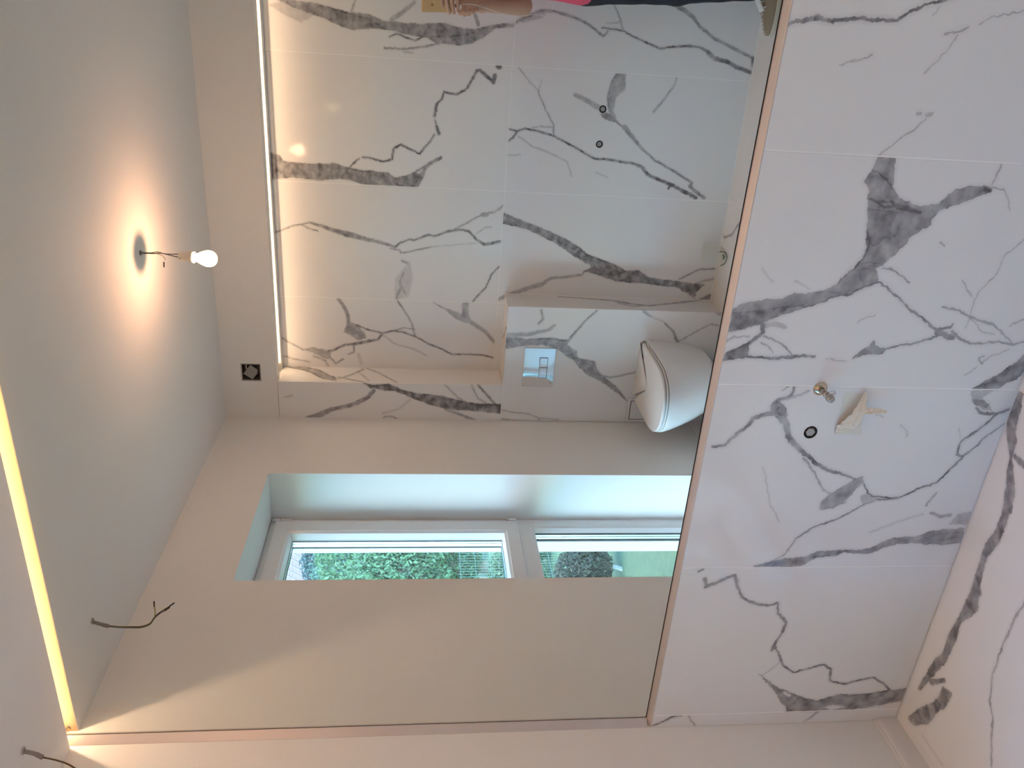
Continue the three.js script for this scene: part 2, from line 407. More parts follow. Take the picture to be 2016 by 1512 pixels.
    'L .30 25 17 516 1185 524 1055 553 943 580 916',
    'L .35 12 12 664 993 613 980 586 1003',
    'L .42 15 9 677 439 648 398',
    'L .22 8 8 648 398 615 309',
    'L .45 10 16 607 307 564 258 507 224',
    'L .33 8 8 502 223 559 138 614 53 602 0',
    'P .40 689 58 690 -1 660 6',
    'L .33 8 8 66 1165 53 1104 44 1018 17 947 12 843',
    'L .30 9 9 10 1166 0 1101 -4 1015',
    'L .25 8 8 17 947 -8 962',
  ],
  C1: [
    'P .62 221 1937 204 1873 215 1792 180 1719 159 1628 147 1496 121 1412 104 1311 102 1150 40 1146 49 1223 57 1308 60 1393 68 1477 95 1577 130 1661 157 1719 174 1768 174 1808 186 1857 186 1889',
    'L .55 21 26 172 1873 130 1906 97 1963',
    'L .48 23 23 97 1963 78 2004 53 2102',
    'L .42 26 40 53 2102 19 2168 -10 2226',
    'L .42 8 8 -13 1841 16 1808 16 1775 -11 1725',
    'L .22 9 9 121 1677 64 1734 34 1825',
    'L .30 11 11 229 1350 137 1304 110 1260',
    'L .45 14 12 229 1317 166 1263 92 1200',
    'L .30 11 11 226 1498 135 1412 117 1378',
    'L .35 20 14 64 1477 32 1392 -10 1288',
    'L .25 9 9 122 2348 136 2307',
  ],
  D1: [
    'P .40 2310 2374 2317 2321 2307 2269 2288 2230 2273 2193 2238 2150 2202 2122 2172 2095 2163 2075 2127 2071 2136 2096 2154 2141 2184 2174 2234 2223 2259 2259 2278 2307 2287 2339',
    'L .55 10 10 2310 2374 2283 2316 2264 2259 2234 2223 2184 2174 2150 2136',
    'L .55 10 10 2317 2321 2307 2269 2273 2193 2238 2150 2202 2122 2168 2080',
    'L .35 18 18 2160 2062 2202 2009 2285 1941 2336 1953',
    'L .35 13 13 2307 1926 2239 1847 2126 1752',
    'L .30 12 12 2234 1954 2139 1899',
    'L .40 17 12 2180 2064 2153 2005 2118 1922',
  ],
  G1: [
    'L .35 12 26 2292 877 2278 761 2257 587 2232 507',
    'L .40 29 20 2247 564 2206 471 2189 390 2255 200 2327 20',
    'L .30 20 20 2211 555 2169 480 2186 425',
  ],
  F1: [
    'L .40 13 13 1081 2354 1051 2276 1094 2180 1177 2110',
  ],
};
// Marble print of one surface: u0, v0 its corner in metres, w h its size, res metres per pixel; tiles = [[key, u0, u1, v0, v1]]
function marble(u0, v0, w, h, res, tiles, seed, extra = () => {}) {
  const W = Math.round(w / res), Hh = Math.round(h / res), cv = document.createElement('canvas');
  cv.width = W; cv.height = Hh;
  const c = cv.getContext('2d');
  c.fillStyle = '#000'; c.fillRect(0, 0, W, Hh); c.lineCap = c.lineJoin = 'round';
  const X = (mm) => (mm / 1000 - u0) / res, Y = (mm) => (mm / 1000 - v0) / res;
  const tone = (t) => { const g = Math.round(255 * t); return `rgb(${g},${g},${g})`; };
  const owner = new Int16Array(W * Hh).fill(-1);
  tiles.forEach(([key, a, b, e, f], n) => {
    c.save(); c.beginPath(); c.rect(X(a * 1000), Y(e * 1000), (b - a) / res, (f - e) / res); c.clip();
    for (const line of VEINS[key] ?? []) {
      const [kind, ...rest] = line.split(' '), num = rest.map(Number), patch = kind === 'P', t = num[0], pts = num.slice(patch ? 1 : 3);
      c.globalCompositeOperation = t < 0.1 ? 'source-over' : 'lighten';
      c.fillStyle = c.strokeStyle = tone(t < 0.1 ? t : t);
      if (patch) {
        c.beginPath(); for (let i = 0; i < pts.length; i += 2) c.lineTo(X(pts[i]), Y(pts[i + 1])); c.closePath(); c.fill();
        if (t > 0.3) { c.strokeStyle = tone(Math.min(0.78, t + 0.14)); c.lineWidth = 0.0022 / res; c.setLineDash([0.07 / res, 0.03 / res, 0.02 / res, 0.05 / res]); c.stroke(); c.setLineDash([]); }
      } else {
        const n2 = pts.length / 2 - 1;
        for (let i = 0; i < n2; i++) {
          const steps = 4;
          for (let s = 0; s < steps; s++) {
            const q = (i + (s + 0.5) / steps) / n2, A = s / steps, B = (s + 1) / steps;
            c.lineWidth = Math.max(0.9, lerp(num[1], num[2], q) / 1000 / res);
            c.beginPath();
            c.moveTo(X(lerp(pts[2 * i], pts[2 * i + 2], A)), Y(lerp(pts[2 * i + 1], pts[2 * i + 3], A)));
            c.lineTo(X(lerp(pts[2 * i], pts[2 * i + 2], B)), Y(lerp(pts[2 * i + 1], pts[2 * i + 3], B)));
            c.stroke();
          }
        }
      }
    }
    extra(c, X, Y, key);
    c.restore();
    for (let j = Math.max(0, Math.floor(Y(e * 1000))); j < Math.min(Hh, Y(f * 1000)); j++) for (let i = Math.max(0, Math.floor(X(a * 1000))); i < Math.min(W, X(b * 1000)); i++) owner[j * W + i] = n;
  });
  const img = c.getImageData(0, 0, W, Hh).data, m = new Float32Array(W * Hh), tmp = new Float32Array(W * Hh), soft = new Float32Array(W * Hh);
  for (let i = 0; i < m.length; i++) m[i] = img[4 * i] / 255;
  const r = Math.max(1, Math.round(0.009 / res));
  for (let j = 0; j < Hh; j++) { let s = 0; for (let i = -r; i < W; i++) { if (i + r < W) s += m[j * W + i + r]; if (i - r - 1 >= 0) s -= m[j * W + i - r - 1]; if (i >= 0) tmp[j * W + i] = s / (2 * r + 1); } }
  for (let i = 0; i < W; i++) { let s = 0; for (let j = -r; j < Hh; j++) { if (j + r < Hh) s += tmp[(j + r) * W + i]; if (j - r - 1 >= 0) s -= tmp[(j - r - 1) * W + i]; if (j >= 0) soft[j * W + i] = s / (2 * r + 1); } }
  const base = [0.86, 0.858, 0.855];
  return dataTexture(W, Hh, (i, j) => {
    const x = u0 + i * res, y = v0 + j * res, o = owner[j * W + i];
    const warp = (z) => 0.0040 * fbm(x * 24, y * 24, z, 2) + 0.0032 * noise.noise(x * 72, y * 72, z + 4) + 0.0016 * noise.noise(x * 190, y * 190, z + 9);
    const wob = warp(seed), wob2 = warp(seed + 40);
    let a = i + wob / res, b = j + wob2 / res;
    a = clamp(a, 0, W - 1.001); b = clamp(b, 0, Hh - 1.001);
    let i0 = Math.floor(a), j0 = Math.floor(b);
    if (owner[j0 * W + i0] !== o) { a = i; b = j; i0 = Math.min(i, W - 2); j0 = Math.min(j, Hh - 2); }
    const fa = clamp(a - i0, 0, 1), fb = clamp(b - j0, 0, 1), k = j0 * W + i0;
    const v = lerp(lerp(m[k], m[k + 1], fa), lerp(m[k + W], m[k + W + 1], fa), fb);
    const mottle = 0.92 + 0.75 * fbm(x * 26, y * 26, seed + 11, 3), wisp = Math.pow(1 - Math.min(1, 3.2 * Math.abs(fbm(x * 11, y * 11, seed + 17, 3))), 4);
    const cloud = 0.01 + 0.035 * Math.max(0, fbm(x * 3.1, y * 3.1, seed + 21, 3));
    const t = clamp(v * mottle + 0.20 * wisp * v + 0.48 * soft[j * W + i] * (1 - v) + cloud, 0, 0.86), q = 1 - 0.96 * t;
    return [toSRGB(base[0] * q), toSRGB(base[1] * q), toSRGB(base[2] * lerp(q, Math.pow(q, 0.94), 0.8))];
  });
}
const STONE = { roughness: 0.07, ior: 1.5 };
function stone(tex) { tex.wrapS = tex.wrapT = THREE.ClampToEdgeWrapping; return mat(0xffffff, STONE.roughness, { map: tex, ior: STONE.ior }); }
// A thin slab with chamfered front edges. place(u, v, d) turns wall metres (u, v) and height d above the back of the slab into a point.
function slab(u0, u1, v0, v1, place, uv, t = T, ch = 0.0008, holes = []) {
  const pos = [], tex = [], P = (u, v, d) => [u, v, d];
  const face = (...q) => { for (const k of [0, 1, 2, 0, 2, 3]) { pos.push(...place(...q[k])); tex.push(...uv(q[k][0], q[k][1])); } };
  const ring = (a, b) => { for (let i = 0; i < 4; i++) face(a[i], a[(i + 1) % 4], b[(i + 1) % 4], b[i]); };
  const sq = (e, d) => [P(u0 + e, v0 + e, d), P(u1 - e, v0 + e, d), P(u1 - e, v1 - e, d), P(u0 + e, v1 - e, d)];
  const back = sq(0, 0), mid = sq(0, t - ch), front = sq(ch, t);
  ring(back, mid); ring(mid, front);
  if (!holes.length) face(...front);
  else {
    const s = new THREE.Shape(front.map((p) => new THREE.Vector2(p[0], p[1])));
    for (const [hx, hy, hr] of holes) { const h = new THREE.Path(); h.absarc(hx, hy, hr, 0, Math.PI * 2, true); s.holes.push(h); }
    const g = new THREE.ShapeGeometry(s, 40).toNonIndexed(), p = g.attributes.position;
    for (let i = 0; i < p.count; i++) { pos.push(...place(p.getX(i), p.getY(i), t)); tex.push(...uv(p.getX(i), p.getY(i))); }
    for (const [hx, hy, hr] of holes) for (let i = 0; i < 32; i++) { const A = (i / 32) * Math.PI * 2, B = ((i + 1) / 32) * Math.PI * 2, q = (an, d) => P(hx + hr * Math.cos(an), hy + hr * Math.sin(an), d); face(q(B, t), q(A, t), q(A, 0), q(B, 0)); }
  }
  const O = V(...place(0, 0, 0)), e1 = V(...place(1, 0, 0)).sub(O), e2 = V(...place(0, 1, 0)).sub(O), e3 = V(...place(0, 0, 1)).sub(O);
  if (e1.cross(e2).dot(e3) < 0) for (let i = 0; i < pos.length; i += 9) for (let k = 0; k < 3; k++) { [pos[i + 3 + k], pos[i + 6 + k]] = [pos[i + 6 + k], pos[i + 3 + k]]; }
  if (e1.lengthSq() && V(...place(1, 0, 0)).sub(O).cross(V(...place(0, 1, 0)).sub(O)).dot(e3) < 0) for (let i = 0; i < tex.length; i += 6) for (let k = 0; k < 2; k++) { [tex[i + 2 + k], tex[i + 4 + k]] = [tex[i + 4 + k], tex[i + 2 + k]]; }
  const g = new THREE.BufferGeometry();
  g.setAttribute('position', new THREE.Float32BufferAttribute(pos, 3)); g.setAttribute('uv', new THREE.Float32BufferAttribute(tex, 2)); g.computeVertexNormals();
  return g;
}
const uvOf = (u0, v0, w, h) => (u, v) => [(u - u0) / w, (v - v0) / h];

// ------------------------------------------------------------------ materials of the room
const plaster = mat([0.835, 0.84, 0.825], 0.82, { bumpMap: rollerBump, bumpScale: 0.0006 });
const ceilingPaint = mat([0.85, 0.86, 0.845], 0.75, { bumpMap: rollerBump, bumpScale: 0.0004 });
const grout = mat([0.94, 0.94, 0.93], 0.85);
const render = mat([0.55, 0.56, 0.56], 0.95, { bumpMap: renderBump, bumpScale: 0.002 });
const upvc = mat([0.80, 0.81, 0.82], 0.28);
const rubber = mat([0.02, 0.021, 0.023], 0.6);
const spacerBar = mat([0.75, 0.77, 0.78], 0.35, { metalness: 0.7 });
const anodised = mat([0.66, 0.61, 0.585], 0.42, { metalness: 0.55 });
const aluminium = mat([0.74, 0.73, 0.72], 0.32, { metalness: 0.9 });
const silver = mat([0.80, 0.825, 0.80], 0.0, { metalness: 1 });
const darkSeal = mat([0.012, 0.011, 0.011], 0.7);
const chrome = mat([0.82, 0.83, 0.85], 0.06, { metalness: 1 });
const steel = mat([0.42, 0.40, 0.38], 0.22, { metalness: 1 });
const ceramic = mat([0.84, 0.85, 0.85], 0.08, { ior: 1.5 });
const plasticWhite = mat([0.80, 0.80, 0.79], 0.22);
const paneGlass = mat([0.90, 0.98, 0.83], 0, { transmission: 1, thickness: 0, ior: 1.5 });
const copperWire = { brown: mat([0.10, 0.035, 0.015], 0.5), blue: mat([0.03, 0.06, 0.14], 0.5), green: mat([0.30, 0.27, 0.03], 0.5), black: mat([0.015, 0.015, 0.016], 0.55), sheath: mat([0.26, 0.25, 0.25], 0.6), grey: mat([0.10, 0.10, 0.10], 0.55) };

// ------------------------------------------------------------------ floor
const floor = struct('floor');
obj('screed', box(-0.02, XR + 0.05, -0.16, -T - 0.0005, -0.02, D + 0.05), mat([0.35, 0.34, 0.33], 0.95), floor);
obj('grout', box(0, XR, -T - 0.0004, -0.0014, MP - 0.02, D), grout, floor);
{
  const fu0 = 0, fv0 = 0, fw = 3.1, fh = 2.32, xs = [0.003, 0.052, 1.252, 2.452, XR], zs = [MP + 0.001, 0.64, 1.24, 1.84, D - 0.001], tiles = [];
  for (let i = 0; i < xs.length - 1; i++) for (let j = 0; j < zs.length - 1; j++) tiles.push([j === 0 ? 'E1' : 'F1', xs[i], xs[i + 1], zs[j], zs[j + 1]]);
  const tex = marble(fu0, fv0, fw, fh, 0.0018, tiles, 61, (c, X, Y, key) => {
    if (key === 'E1') return;
    for (let n = 0; n < 3; n++) { c.globalCompositeOperation = 'lighten'; const g = Math.round(255 * (0.25 + 0.25 * rnd())); c.strokeStyle = `rgb(${g},${g},${g})`; let x = 3100 * rnd(), z = 2300 * rnd(), a = 6.28 * rnd(); c.beginPath(); c.moveTo(X(x), Y(z)); for (let s = 0; s < 14; s++) { a += 0.9 * (rnd() - 0.5); x += 60 * Math.cos(a); z += 60 * Math.sin(a); c.lineTo(X(x), Y(z)); } c.lineWidth = 2 + 5 * rnd(); c.stroke(); }
  });
  const m = stone(tex);
  for (const [, a, b, e, f] of tiles) obj('tile', slab(a + GAP / 2, b - GAP / 2, e + GAP / 2, f - GAP / 2, (u, v, d) => [u, d - T, v], uvOf(fu0, fv0, fw, fh)), m, floor);
}

// ------------------------------------------------------------------ wall with the mirror (front) and its tiles
const wallFront = struct('wall_front');
obj('masonry', [box(-0.5, XR + 0.3, -0.2, YT - 0.004, -0.3, MP - T - 0.001), box(-0.5, XR + 0.3, YT - 0.004, 2.95, -0.3, -0.0062)], plaster, wallFront);
const HOLE_PLUG = [1.110, 0.5665, 0.0195];
obj('grout', slab(0.0005, XR, 0, YT - 0.004, (u, v, d) => [u, v, MP - T + d], (u, v) => [u, v], T - 0.0006, 0.0001, [HOLE_PLUG]), grout, wallFront);
{
  const xs = [0.0008, 0.0517, 0.6497, 1.2497, 1.8497, 2.4497, XR], tiles = xs.slice(1).map((b, i) => ['A' + ['5', '4', '3', '2', '1', '0'][i], xs[i], b, 0.0, YT - 0.003]);
  const u0 = -0.01, v0 = -0.01, w = 2.62, h = 0.88, m = stone(marble(u0, v0, w, h, 0.0013, tiles, 7));
  for (const [, a, b, e, f] of tiles) {
    const holes = a < HOLE_PLUG[0] && b > HOLE_PLUG[0] ? [HOLE_PLUG] : [];
    obj('tile', slab(a + (a > 0.01 ? GAP / 2 : 0), b - GAP / 2, e + 0.001, f, (u, v, d) => [u, v, MP - T + d], uvOf(u0, v0, w, h), T, 0.0008, holes), m, wallFront);
  }
}

// ------------------------------------------------------------------ wall with the window (left)
const wallLeft = struct('wall_left');
obj('masonry', [
  box(XE, 0, -0.2, 2.95, -0.3, NZ0), box(XE, 0, -0.2, 2.95, NZ1, D + 0.3),
  box(XE, 0, -0.2, NBOT, NZ0, NZ1), box(XE, 0, NTOP, 2.95, NZ0, NZ1),
  box(XE, XO - 0.004, -0.2, 2.95, NZ0, NZ0 + 0.079), box(XE, XO - 0.004, -0.2, 2.95, NZ1 - 0.079, NZ1), box(XE, XO - 0.004, NTOP - 0.07, NTOP, NZ0 + 0.079, NZ1 - 0.079), box(XE, XO - 0.004, -0.2, NBOT + 0.02, NZ0 + 0.079, NZ1 - 0.079),
], plaster, wallLeft);
const facade = struct('wall_outside');
obj('render_coat', [box(XE - 0.012, XE, -0.4, 3.0, -2, NZ0 + 0.081), box(XE - 0.012, XE, -0.4, 3.0, NZ1 - 0.081, 4.5), box(XE - 0.012, XE, NTOP - 0.072, 3.0, NZ0 + 0.081, NZ1 - 0.081), box(XE - 0.012, XE, -0.4, NBOT + 0.022, NZ0 + 0.081, NZ1 - 0.081),
  box(XE, XO - 0.002, NBOT, NTOP, NZ1 - 0.083, NZ1 - 0.0795), box(XE, XO - 0.002, NBOT, NTOP, NZ0 + 0.0795, NZ0 + 0.083)], render, facade);

// window: fixed frame, tilting upper sash, fixed lower pane
const windowUnit = struct('window_1');
function frameRing(x0, x1, y0, y1, z0, z1, wy0, wy1, wz, r = 0.004) {
  return [rbox(x0, x1, y0, y1, z0, z0 + wz, r, 2), rbox(x0, x1, y0, y1, z1 - wz, z1, r, 2), rbox(x0, x1, y0, y0 + wy0, z0 + wz - 0.002, z1 - wz + 0.002, r, 2), rbox(x0, x1, y1 - wy1, y1, z0 + wz - 0.002, z1 - wz + 0.002, r, 2)];
}
// a moulded bead round an opening, sloping from the frame down to the glass
function bead(xIn, xGlass, y0, y1, z0, z1, s) {
  const loops = [[xIn, 0], [xIn - 0.004, s * 0.18], [xIn - 0.010, s * 0.55], [xGlass + 0.006, s * 0.9], [xGlass, s]], pos = [];
  const at = ([x, e]) => [[x, y0 + e, z0 + e], [x, y0 + e, z1 - e], [x, y1 - e, z1 - e], [x, y1 - e, z0 + e]];
  for (let n = 0; n < loops.length - 1; n++) { const A = at(loops[n]), B = at(loops[n + 1]); for (let i = 0; i < 4; i++) { const j = (i + 1) % 4; for (const p of [A[i], B[i], B[j], A[i], B[j], A[j]]) pos.push(...p); } }
  const g = new THREE.BufferGeometry(); g.setAttribute('position', new THREE.Float32BufferAttribute(pos, 3)); g.computeVertexNormals(); return g;
}
const lining = (x0, x1, y0, y1, z0, z1, t) => [box(x0, x1, y0, y1, z0, z0 + t), box(x0, x1, y0, y1, z1 - t, z1), box(x0, x1, y0, y0 + t, z0 + t, z1 - t), box(x0, x1, y1 - t, y1, z0 + t, z1 - t)];
{
  const TR0 = 1.068, TR1 = 1.128;
  obj('window_frame', [...frameRing(XO, XF, NBOT, NTOP, NZ0, NZ1, 0.075, 0.045, 0.048), rbox(XO, XF, TR0 - 0.03, TR1, NZ0 + 0.04, NZ1 - 0.04, 0.004, 2)], upvc, windowUnit);
  // upper sash
  const sy0 = 1.121, sy1 = 2.314, sz0 = NZ0 + 0.036, sz1 = NZ1 - 0.036;
  const sash = obj('sash', [...frameRing(XO + 0.012, XF + 0.016, sy0, sy1, sz0, sz1, 0.062, 0.066, 0.078, 0.003)], upvc, windowUnit);
  obj('glazing_bead', bead(XF + 0.0155, XF - 0.030, sy0 + 0.060, sy1 - 0.064, sz0 + 0.076, sz1 - 0.076, 0.026), upvc, windowUnit);
  const gy0 = sy0 + 0.086, gy1 = sy1 - 0.090, gz0 = sz0 + 0.102, gz1 = sz1 - 0.102;
  obj('gasket', [...lining(XF - 0.034, XF - 0.030, gy0 - 0.003, gy1 + 0.003, gz0 - 0.003, gz1 + 0.003, 0.004), ...lining(XF - 0.074, XF - 0.069, gy0 - 0.003, gy1 + 0.003, gz0 - 0.003, gz1 + 0.003, 0.005)], rubber, windowUnit);
  obj('spacer', [...lining(XF - 0.048, XF - 0.038, gy0 - 0.006, gy1 + 0.006, gz0 - 0.006, gz1 + 0.006, 0.007), ...lining(XF - 0.062, XF - 0.052, gy0 - 0.006, gy1 + 0.006, gz0 - 0.006, gz1 + 0.006, 0.007)], spacerBar, windowUnit);
  const pane = (y0, y1, z0, z1) => obj('pane', new THREE.PlaneGeometry(z1 - z0, y1 - y0).rotateY(Math.PI / 2).translate(XF - 0.05, (y0 + y1) / 2, (z0 + z1) / 2), paneGlass, windowUnit);
  pane(gy0 - 0.004, gy1 + 0.004, gz0 - 0.004, gz1 + 0.004);
  // hinge cover at the top far corner and the meeting latch at the transom
  const hinge = obj('hinge', [rbox(XF + 0.002, XF + 0.014, 2.296, 2.336, NZ1 - 0.030, NZ1 - 0.012, 0.003, 2), rbox(XF + 0.002, XF + 0.014, 2.240, 2.294, NZ1 - 0.030, NZ1 - 0.012, 0.003, 2)], upvc, windowUnit);
  obj('hinge', [rbox(XF + 0.002, XF + 0.016, 1.125, 1.165, NZ1 - 0.032, NZ1 - 0.010, 0.003, 2), new THREE.CylinderGeometry(0.004, 0.004, 0.012, 12).rotateZ(Math.PI / 2).translate(XF + 0.012, 1.172, NZ1 - 0.020)], upvc, windowUnit);
  // lower fixed light
  const ly0 = NBOT + 0.075, ly1 = TR0 - 0.03, lz0 = NZ0 + 0.048, lz1 = NZ1 - 0.048;
  obj('glazing_bead', bead(XF + 0.0005, XF - 0.030, ly0 - 0.002, ly1 + 0.035, lz0 - 0.002, lz1 + 0.002, 0.036), upvc, windowUnit);
  const py0 = ly0 + 0.032, py1 = ly1 + 0.001, pz0 = lz0 + 0.036, pz1 = lz1 - 0.036;
  obj('gasket', [...lining(XF - 0.034, XF - 0.030, py0 - 0.003, py1 + 0.003, pz0 - 0.003, pz1 + 0.003, 0.004), ...lining(XF - 0.074, XF - 0.069, py0 - 0.003, py1 + 0.003, pz0 - 0.003, pz1 + 0.003, 0.005)], rubber, windowUnit);
  obj('spacer', [...lining(XF - 0.048, XF - 0.038, py0 - 0.006, py1 + 0.006, pz0 - 0.006, pz1 + 0.006, 0.007), ...lining(XF - 0.062, XF - 0.052, py0 - 0.006, py1 + 0.006, pz0 - 0.006, pz1 + 0.006, 0.007)], spacerBar, windowUnit);
  pane(py0 - 0.004, py1 + 0.004, pz0 - 0.004, pz1 + 0.004);
  obj('window_sill', rbox(XF - 0.02, 0.02, NBOT - 0.002, NBOT + 0.012, NZ0 + 0.002, NZ1 - 0.002, 0.004, 2), upvc, windowUnit);
}

// ------------------------------------------------------------------ back wall: niche with stone, boxed column and cistern box, plaster beam above
const wallBack = struct('wall_back');
obj('masonry', box(-0.45, XR + 0.3, -0.2, 2.95, D + T + 0.0005, D + 0.35), plaster, wallBack);
const HOLES_SHOWER = [[1.671, 0.739, 0.0185], [1.500, 0.737, 0.0185]];
obj('grout', slab(XCOL - 0.01, XR, 0, BEAM + 0.03, (u, v, d) => [u, v, D + T - d], (u, v) => [u, v], T - 0.0006, 0.0001, HOLES_SHOWER), grout, wallBack);
obj('grout', [box(XBOX, XR, 0, 0.003, D - 0.003, D), box(XBOX, XBOX + 0.0028, 0.003, HB, D - 0.0028, D)], grout, wallBack);
// beam with a channel in its underside
obj('beam', [box(0, 0.2225, BEAM, H + 0.005, DF, DF + 0.072), box(0.3135, XR, BEAM, H + 0.005, DF, DF + 0.072), box(0.2225, 0.3135, BEAM, 2.466, DF, DF + 0.072), box(0.2225, 0.3135, 2.559, H + 0.005, DF, DF + 0.072), box(0.2225, 0.3135, 2.466, 2.559, DF + 0.055, DF + 0.072), box(0, XR, BEAM + 0.022, H + 0.005, DF + 0.072, DF + 0.150), box(0, XR, BEAM, H + 0.005, DF + 0.150, D + 0.01)], plaster, wallBack);
obj('column', box(0, XCOL - T - 0.0005, HB - 0.02, BEAM + 0.02, DF + T + 0.0005, D + 0.004), plaster, wallBack);
obj('cistern_box', box(0, XBOX - T - 0.0005, 0, HB - T - 0.0005, DF + T + 0.0005, D + 0.004), plaster, wallBack);
obj('grout', [box(0.0005, XCOL - 0.0014, 0, BEAM - 0.002, DF + 0.0006, DF + T), box(0, XBOX - 0.0014, 0, HB - 0.0014, DF + 0.0006, DF + T), box(XCOL - T, XCOL - 0.0014, HB, BEAM, DF + 0.0014, D), box(XBOX - T, XBOX - 0.0014, 0, HB - 0.0014, DF + 0.0014, D), box(XCOL, XBOX - 0.0014, HB - T, HB - 0.0014, DF + 0.002, D)], grout, wallBack);
{
  const xs = [XCOL, 0.6258, 1.2371, 1.8448, 2.4525, XR], tiles = [];
  for (let i = 0; i < 5; i++) { tiles.push([['B13', 'B12', 'B11', 'B10', 'B9'][i], xs[i], xs[i + 1], HJ, BEAM + 0.02]); if (i > 0) tiles.push([['', 'B22', 'B21', 'B20', 'B9'][i], xs[i], xs[i + 1], 0, HJ]); }
  tiles.push(['B8', XCOL, 0.6258, HB - 0.02, HJ]);
  const u0 = 0.2, v0 = -0.01, w = 2.87, h = 2.42, m = stone(marble(u0, v0, w, h, 0.0018, tiles, 23));
  for (const [, a, b, e, f] of tiles) {
    const holes = e === 0 ? HOLES_SHOWER.filter(([x]) => x > a && x < b) : [];
    obj('tile', slab(a + GAP / 2, b - GAP / 2, e + GAP / 2, f - GAP / 2, (u, v, d) => [u, v, D + T - d], uvOf(u0, v0, w, h), T, 0.0008, holes), m, wallBack);
  }
}
{ // fronts of column and cistern box
  const tiles = [['C1', 0, XCOL, HB, BEAM - 0.0035], ['C2', 0, XBOX, 0, HB]], u0 = -0.01, v0 = -0.01, w = 0.72, h = 2.42, m = stone(marble(u0, v0, w, h, 0.0018, tiles, 31));
  for (const [, a, b, e, f] of tiles) obj('tile', slab(a + 0.002, b, e + GAP / 2, f - GAP / 2, (u, v, d) => [u, v, DF + T - d], uvOf(u0, v0, w, h)), m, wallBack);
}
{ // side of the column, side and top of the cistern box
  let tiles = [['D1', DF + T, D, HB, BEAM - 0.002]], u0 = 2.10, w = 0.22, v0 = 1.15, h = 1.25, m = stone(marble(u0, v0, w, h, 0.0016, tiles, 41));
  obj('tile', slab(DF + T + 0.0005, D - 0.0015, HB + 0.001, BEAM - 0.003, (u, v, d) => [XCOL - T + d, v, u], uvOf(u0, v0, w, h)), m, wallBack);
  tiles = [['G1', DF + T, D, 0, HB]]; v0 = -0.02; h = 1.21; m = stone(marble(u0, v0, w, h, 0.0016, tiles, 43));
  obj('tile', slab(DF + T + 0.0005, D - 0.0015, 0.001, HB - T - 0.0005, (u, v, d) => [XBOX - T + d, v, u], uvOf(u0, v0, w, h)), m, wallBack);
  tiles = [['H1', XCOL, XBOX, DF, D]]; m = stone(marble(0.2, 2.10, 0.5, 0.22, 0.0016, tiles, 47, (c, X, Y) => { c.globalCompositeOperation = 'lighten'; c.strokeStyle = 'rgb(150,150,150)'; c.lineWidth = 7; c.beginPath(); c.moveTo(X(560), Y(2100)); c.lineTo(X(540), Y(2160)); c.lineTo(X(480), Y(2200)); c.lineTo(X(430), Y(2290)); c.stroke(); }));
  obj('tile', slab(XCOL + 0.001, XBOX, DF + 0.0005 + T, D - 0.0015, (u, v, d) => [u, HB - T + d, v], uvOf(0.2, 2.10, 0.5, 0.22)), m, wallBack);
}

// ------------------------------------------------------------------ wall on the right (out of the picture), ceiling, skirting
const wallRight = struct('wall_right');
obj('masonry', box(XR, XR + 0.25, -0.2, 2.95, -0.3, D + 0.35), plaster, wallRight);
const ceiling = struct('ceiling');
obj('plasterboard', box(0.0, XR, H, H + SLOT_TOP - 0.0005, SLOT, D + 0.012), ceilingPaint, ceiling);
obj('glow_tinted_edge', box(0.001, XR, H + 0.0012, H + SLOT_TOP - 0.001, SLOT - 0.0007, SLOT + 0.001), mat([0.38, 0.275, 0.165], 0.9), ceiling);  // brown put into this face to imitate the orange glow of the slot light
obj('slab', box(-0.5, XR + 0.3, H + SLOT_TOP, H + 0.30, -0.3, D + 0.35), plaster, ceiling);
const skirtShape = (() => { const s = new THREE.Shape(); s.moveTo(0, 0); s.lineTo(0.0135, 0); s.lineTo(0.0135, 0.052); s.lineTo(0.0125, 0.055); s.quadraticCurveTo(0.0118, 0.062, 0.009, 0.066); s.quadraticCurveTo(0.006, 0.069, 0.0055, 0.076); s.lineTo(0.003, 0.080); s.lineTo(0, 0.080); s.closePath(); return s; })();
const skirtPaint = mat([0.80, 0.785, 0.77], 0.4);
function skirting(z0, z1) { return new THREE.ExtrudeGeometry(skirtShape, { depth: z1 - z0, bevelEnabled: false, curveSegments: 8 }).translate(0.0004, 0.0006, z0); }
const baseboard = struct('baseboard_left');
obj('moulding', skirting(MP + 0.001, NZ0 - 0.002), skirtPaint, baseboard);
obj('moulding', skirting(NZ1 + 0.002, DF - 0.001), skirtPaint, baseboard);

// ------------------------------------------------------------------ mirror and its edge profiles
const mirror = thing('wall_mirror', 'large frameless mirror above the marble-look wall tiles, reaching up to the ceiling', 'mirror', [0, 0, 0]);
obj('mirror_glass', box(XM + 0.0022, XR, YB + 0.0034, H + SLOT_TOP - 0.001, -0.005, 0), silver, mirror);
obj('edge_seal', [box(XM - 0.001, XR, YB - 0.0006, YB + 0.0034, -0.006, -0.0006), box(XM - 0.0006, XM + 0.0022, YB + 0.0034, H + SLOT_TOP - 0.001, -0.006, -0.0006)], darkSeal, mirror);
const along = (points, len, turn) => { const sh = new THREE.Shape(points.map((p) => new THREE.Vector2(...p))); return turn(new THREE.ExtrudeGeometry(sh, { depth: len, bevelEnabled: false })); };
tag(obj('edge_profile', along([[-0.0006, YB], [-MP + 0.0008, YT + 0.0002], [-MP - 0.0004, YT - 0.0008], [-MP - 0.0004, YT - 0.0026], [0.0055, YT - 0.0026], [0.0055, YB]], XR - 0.001, (g) => g.rotateY(Math.PI / 2).translate(0.0006, 0, 0)), anodised), 'long sloping metal strip along the lower edge of the mirror, on top of the tiles', 'trim');
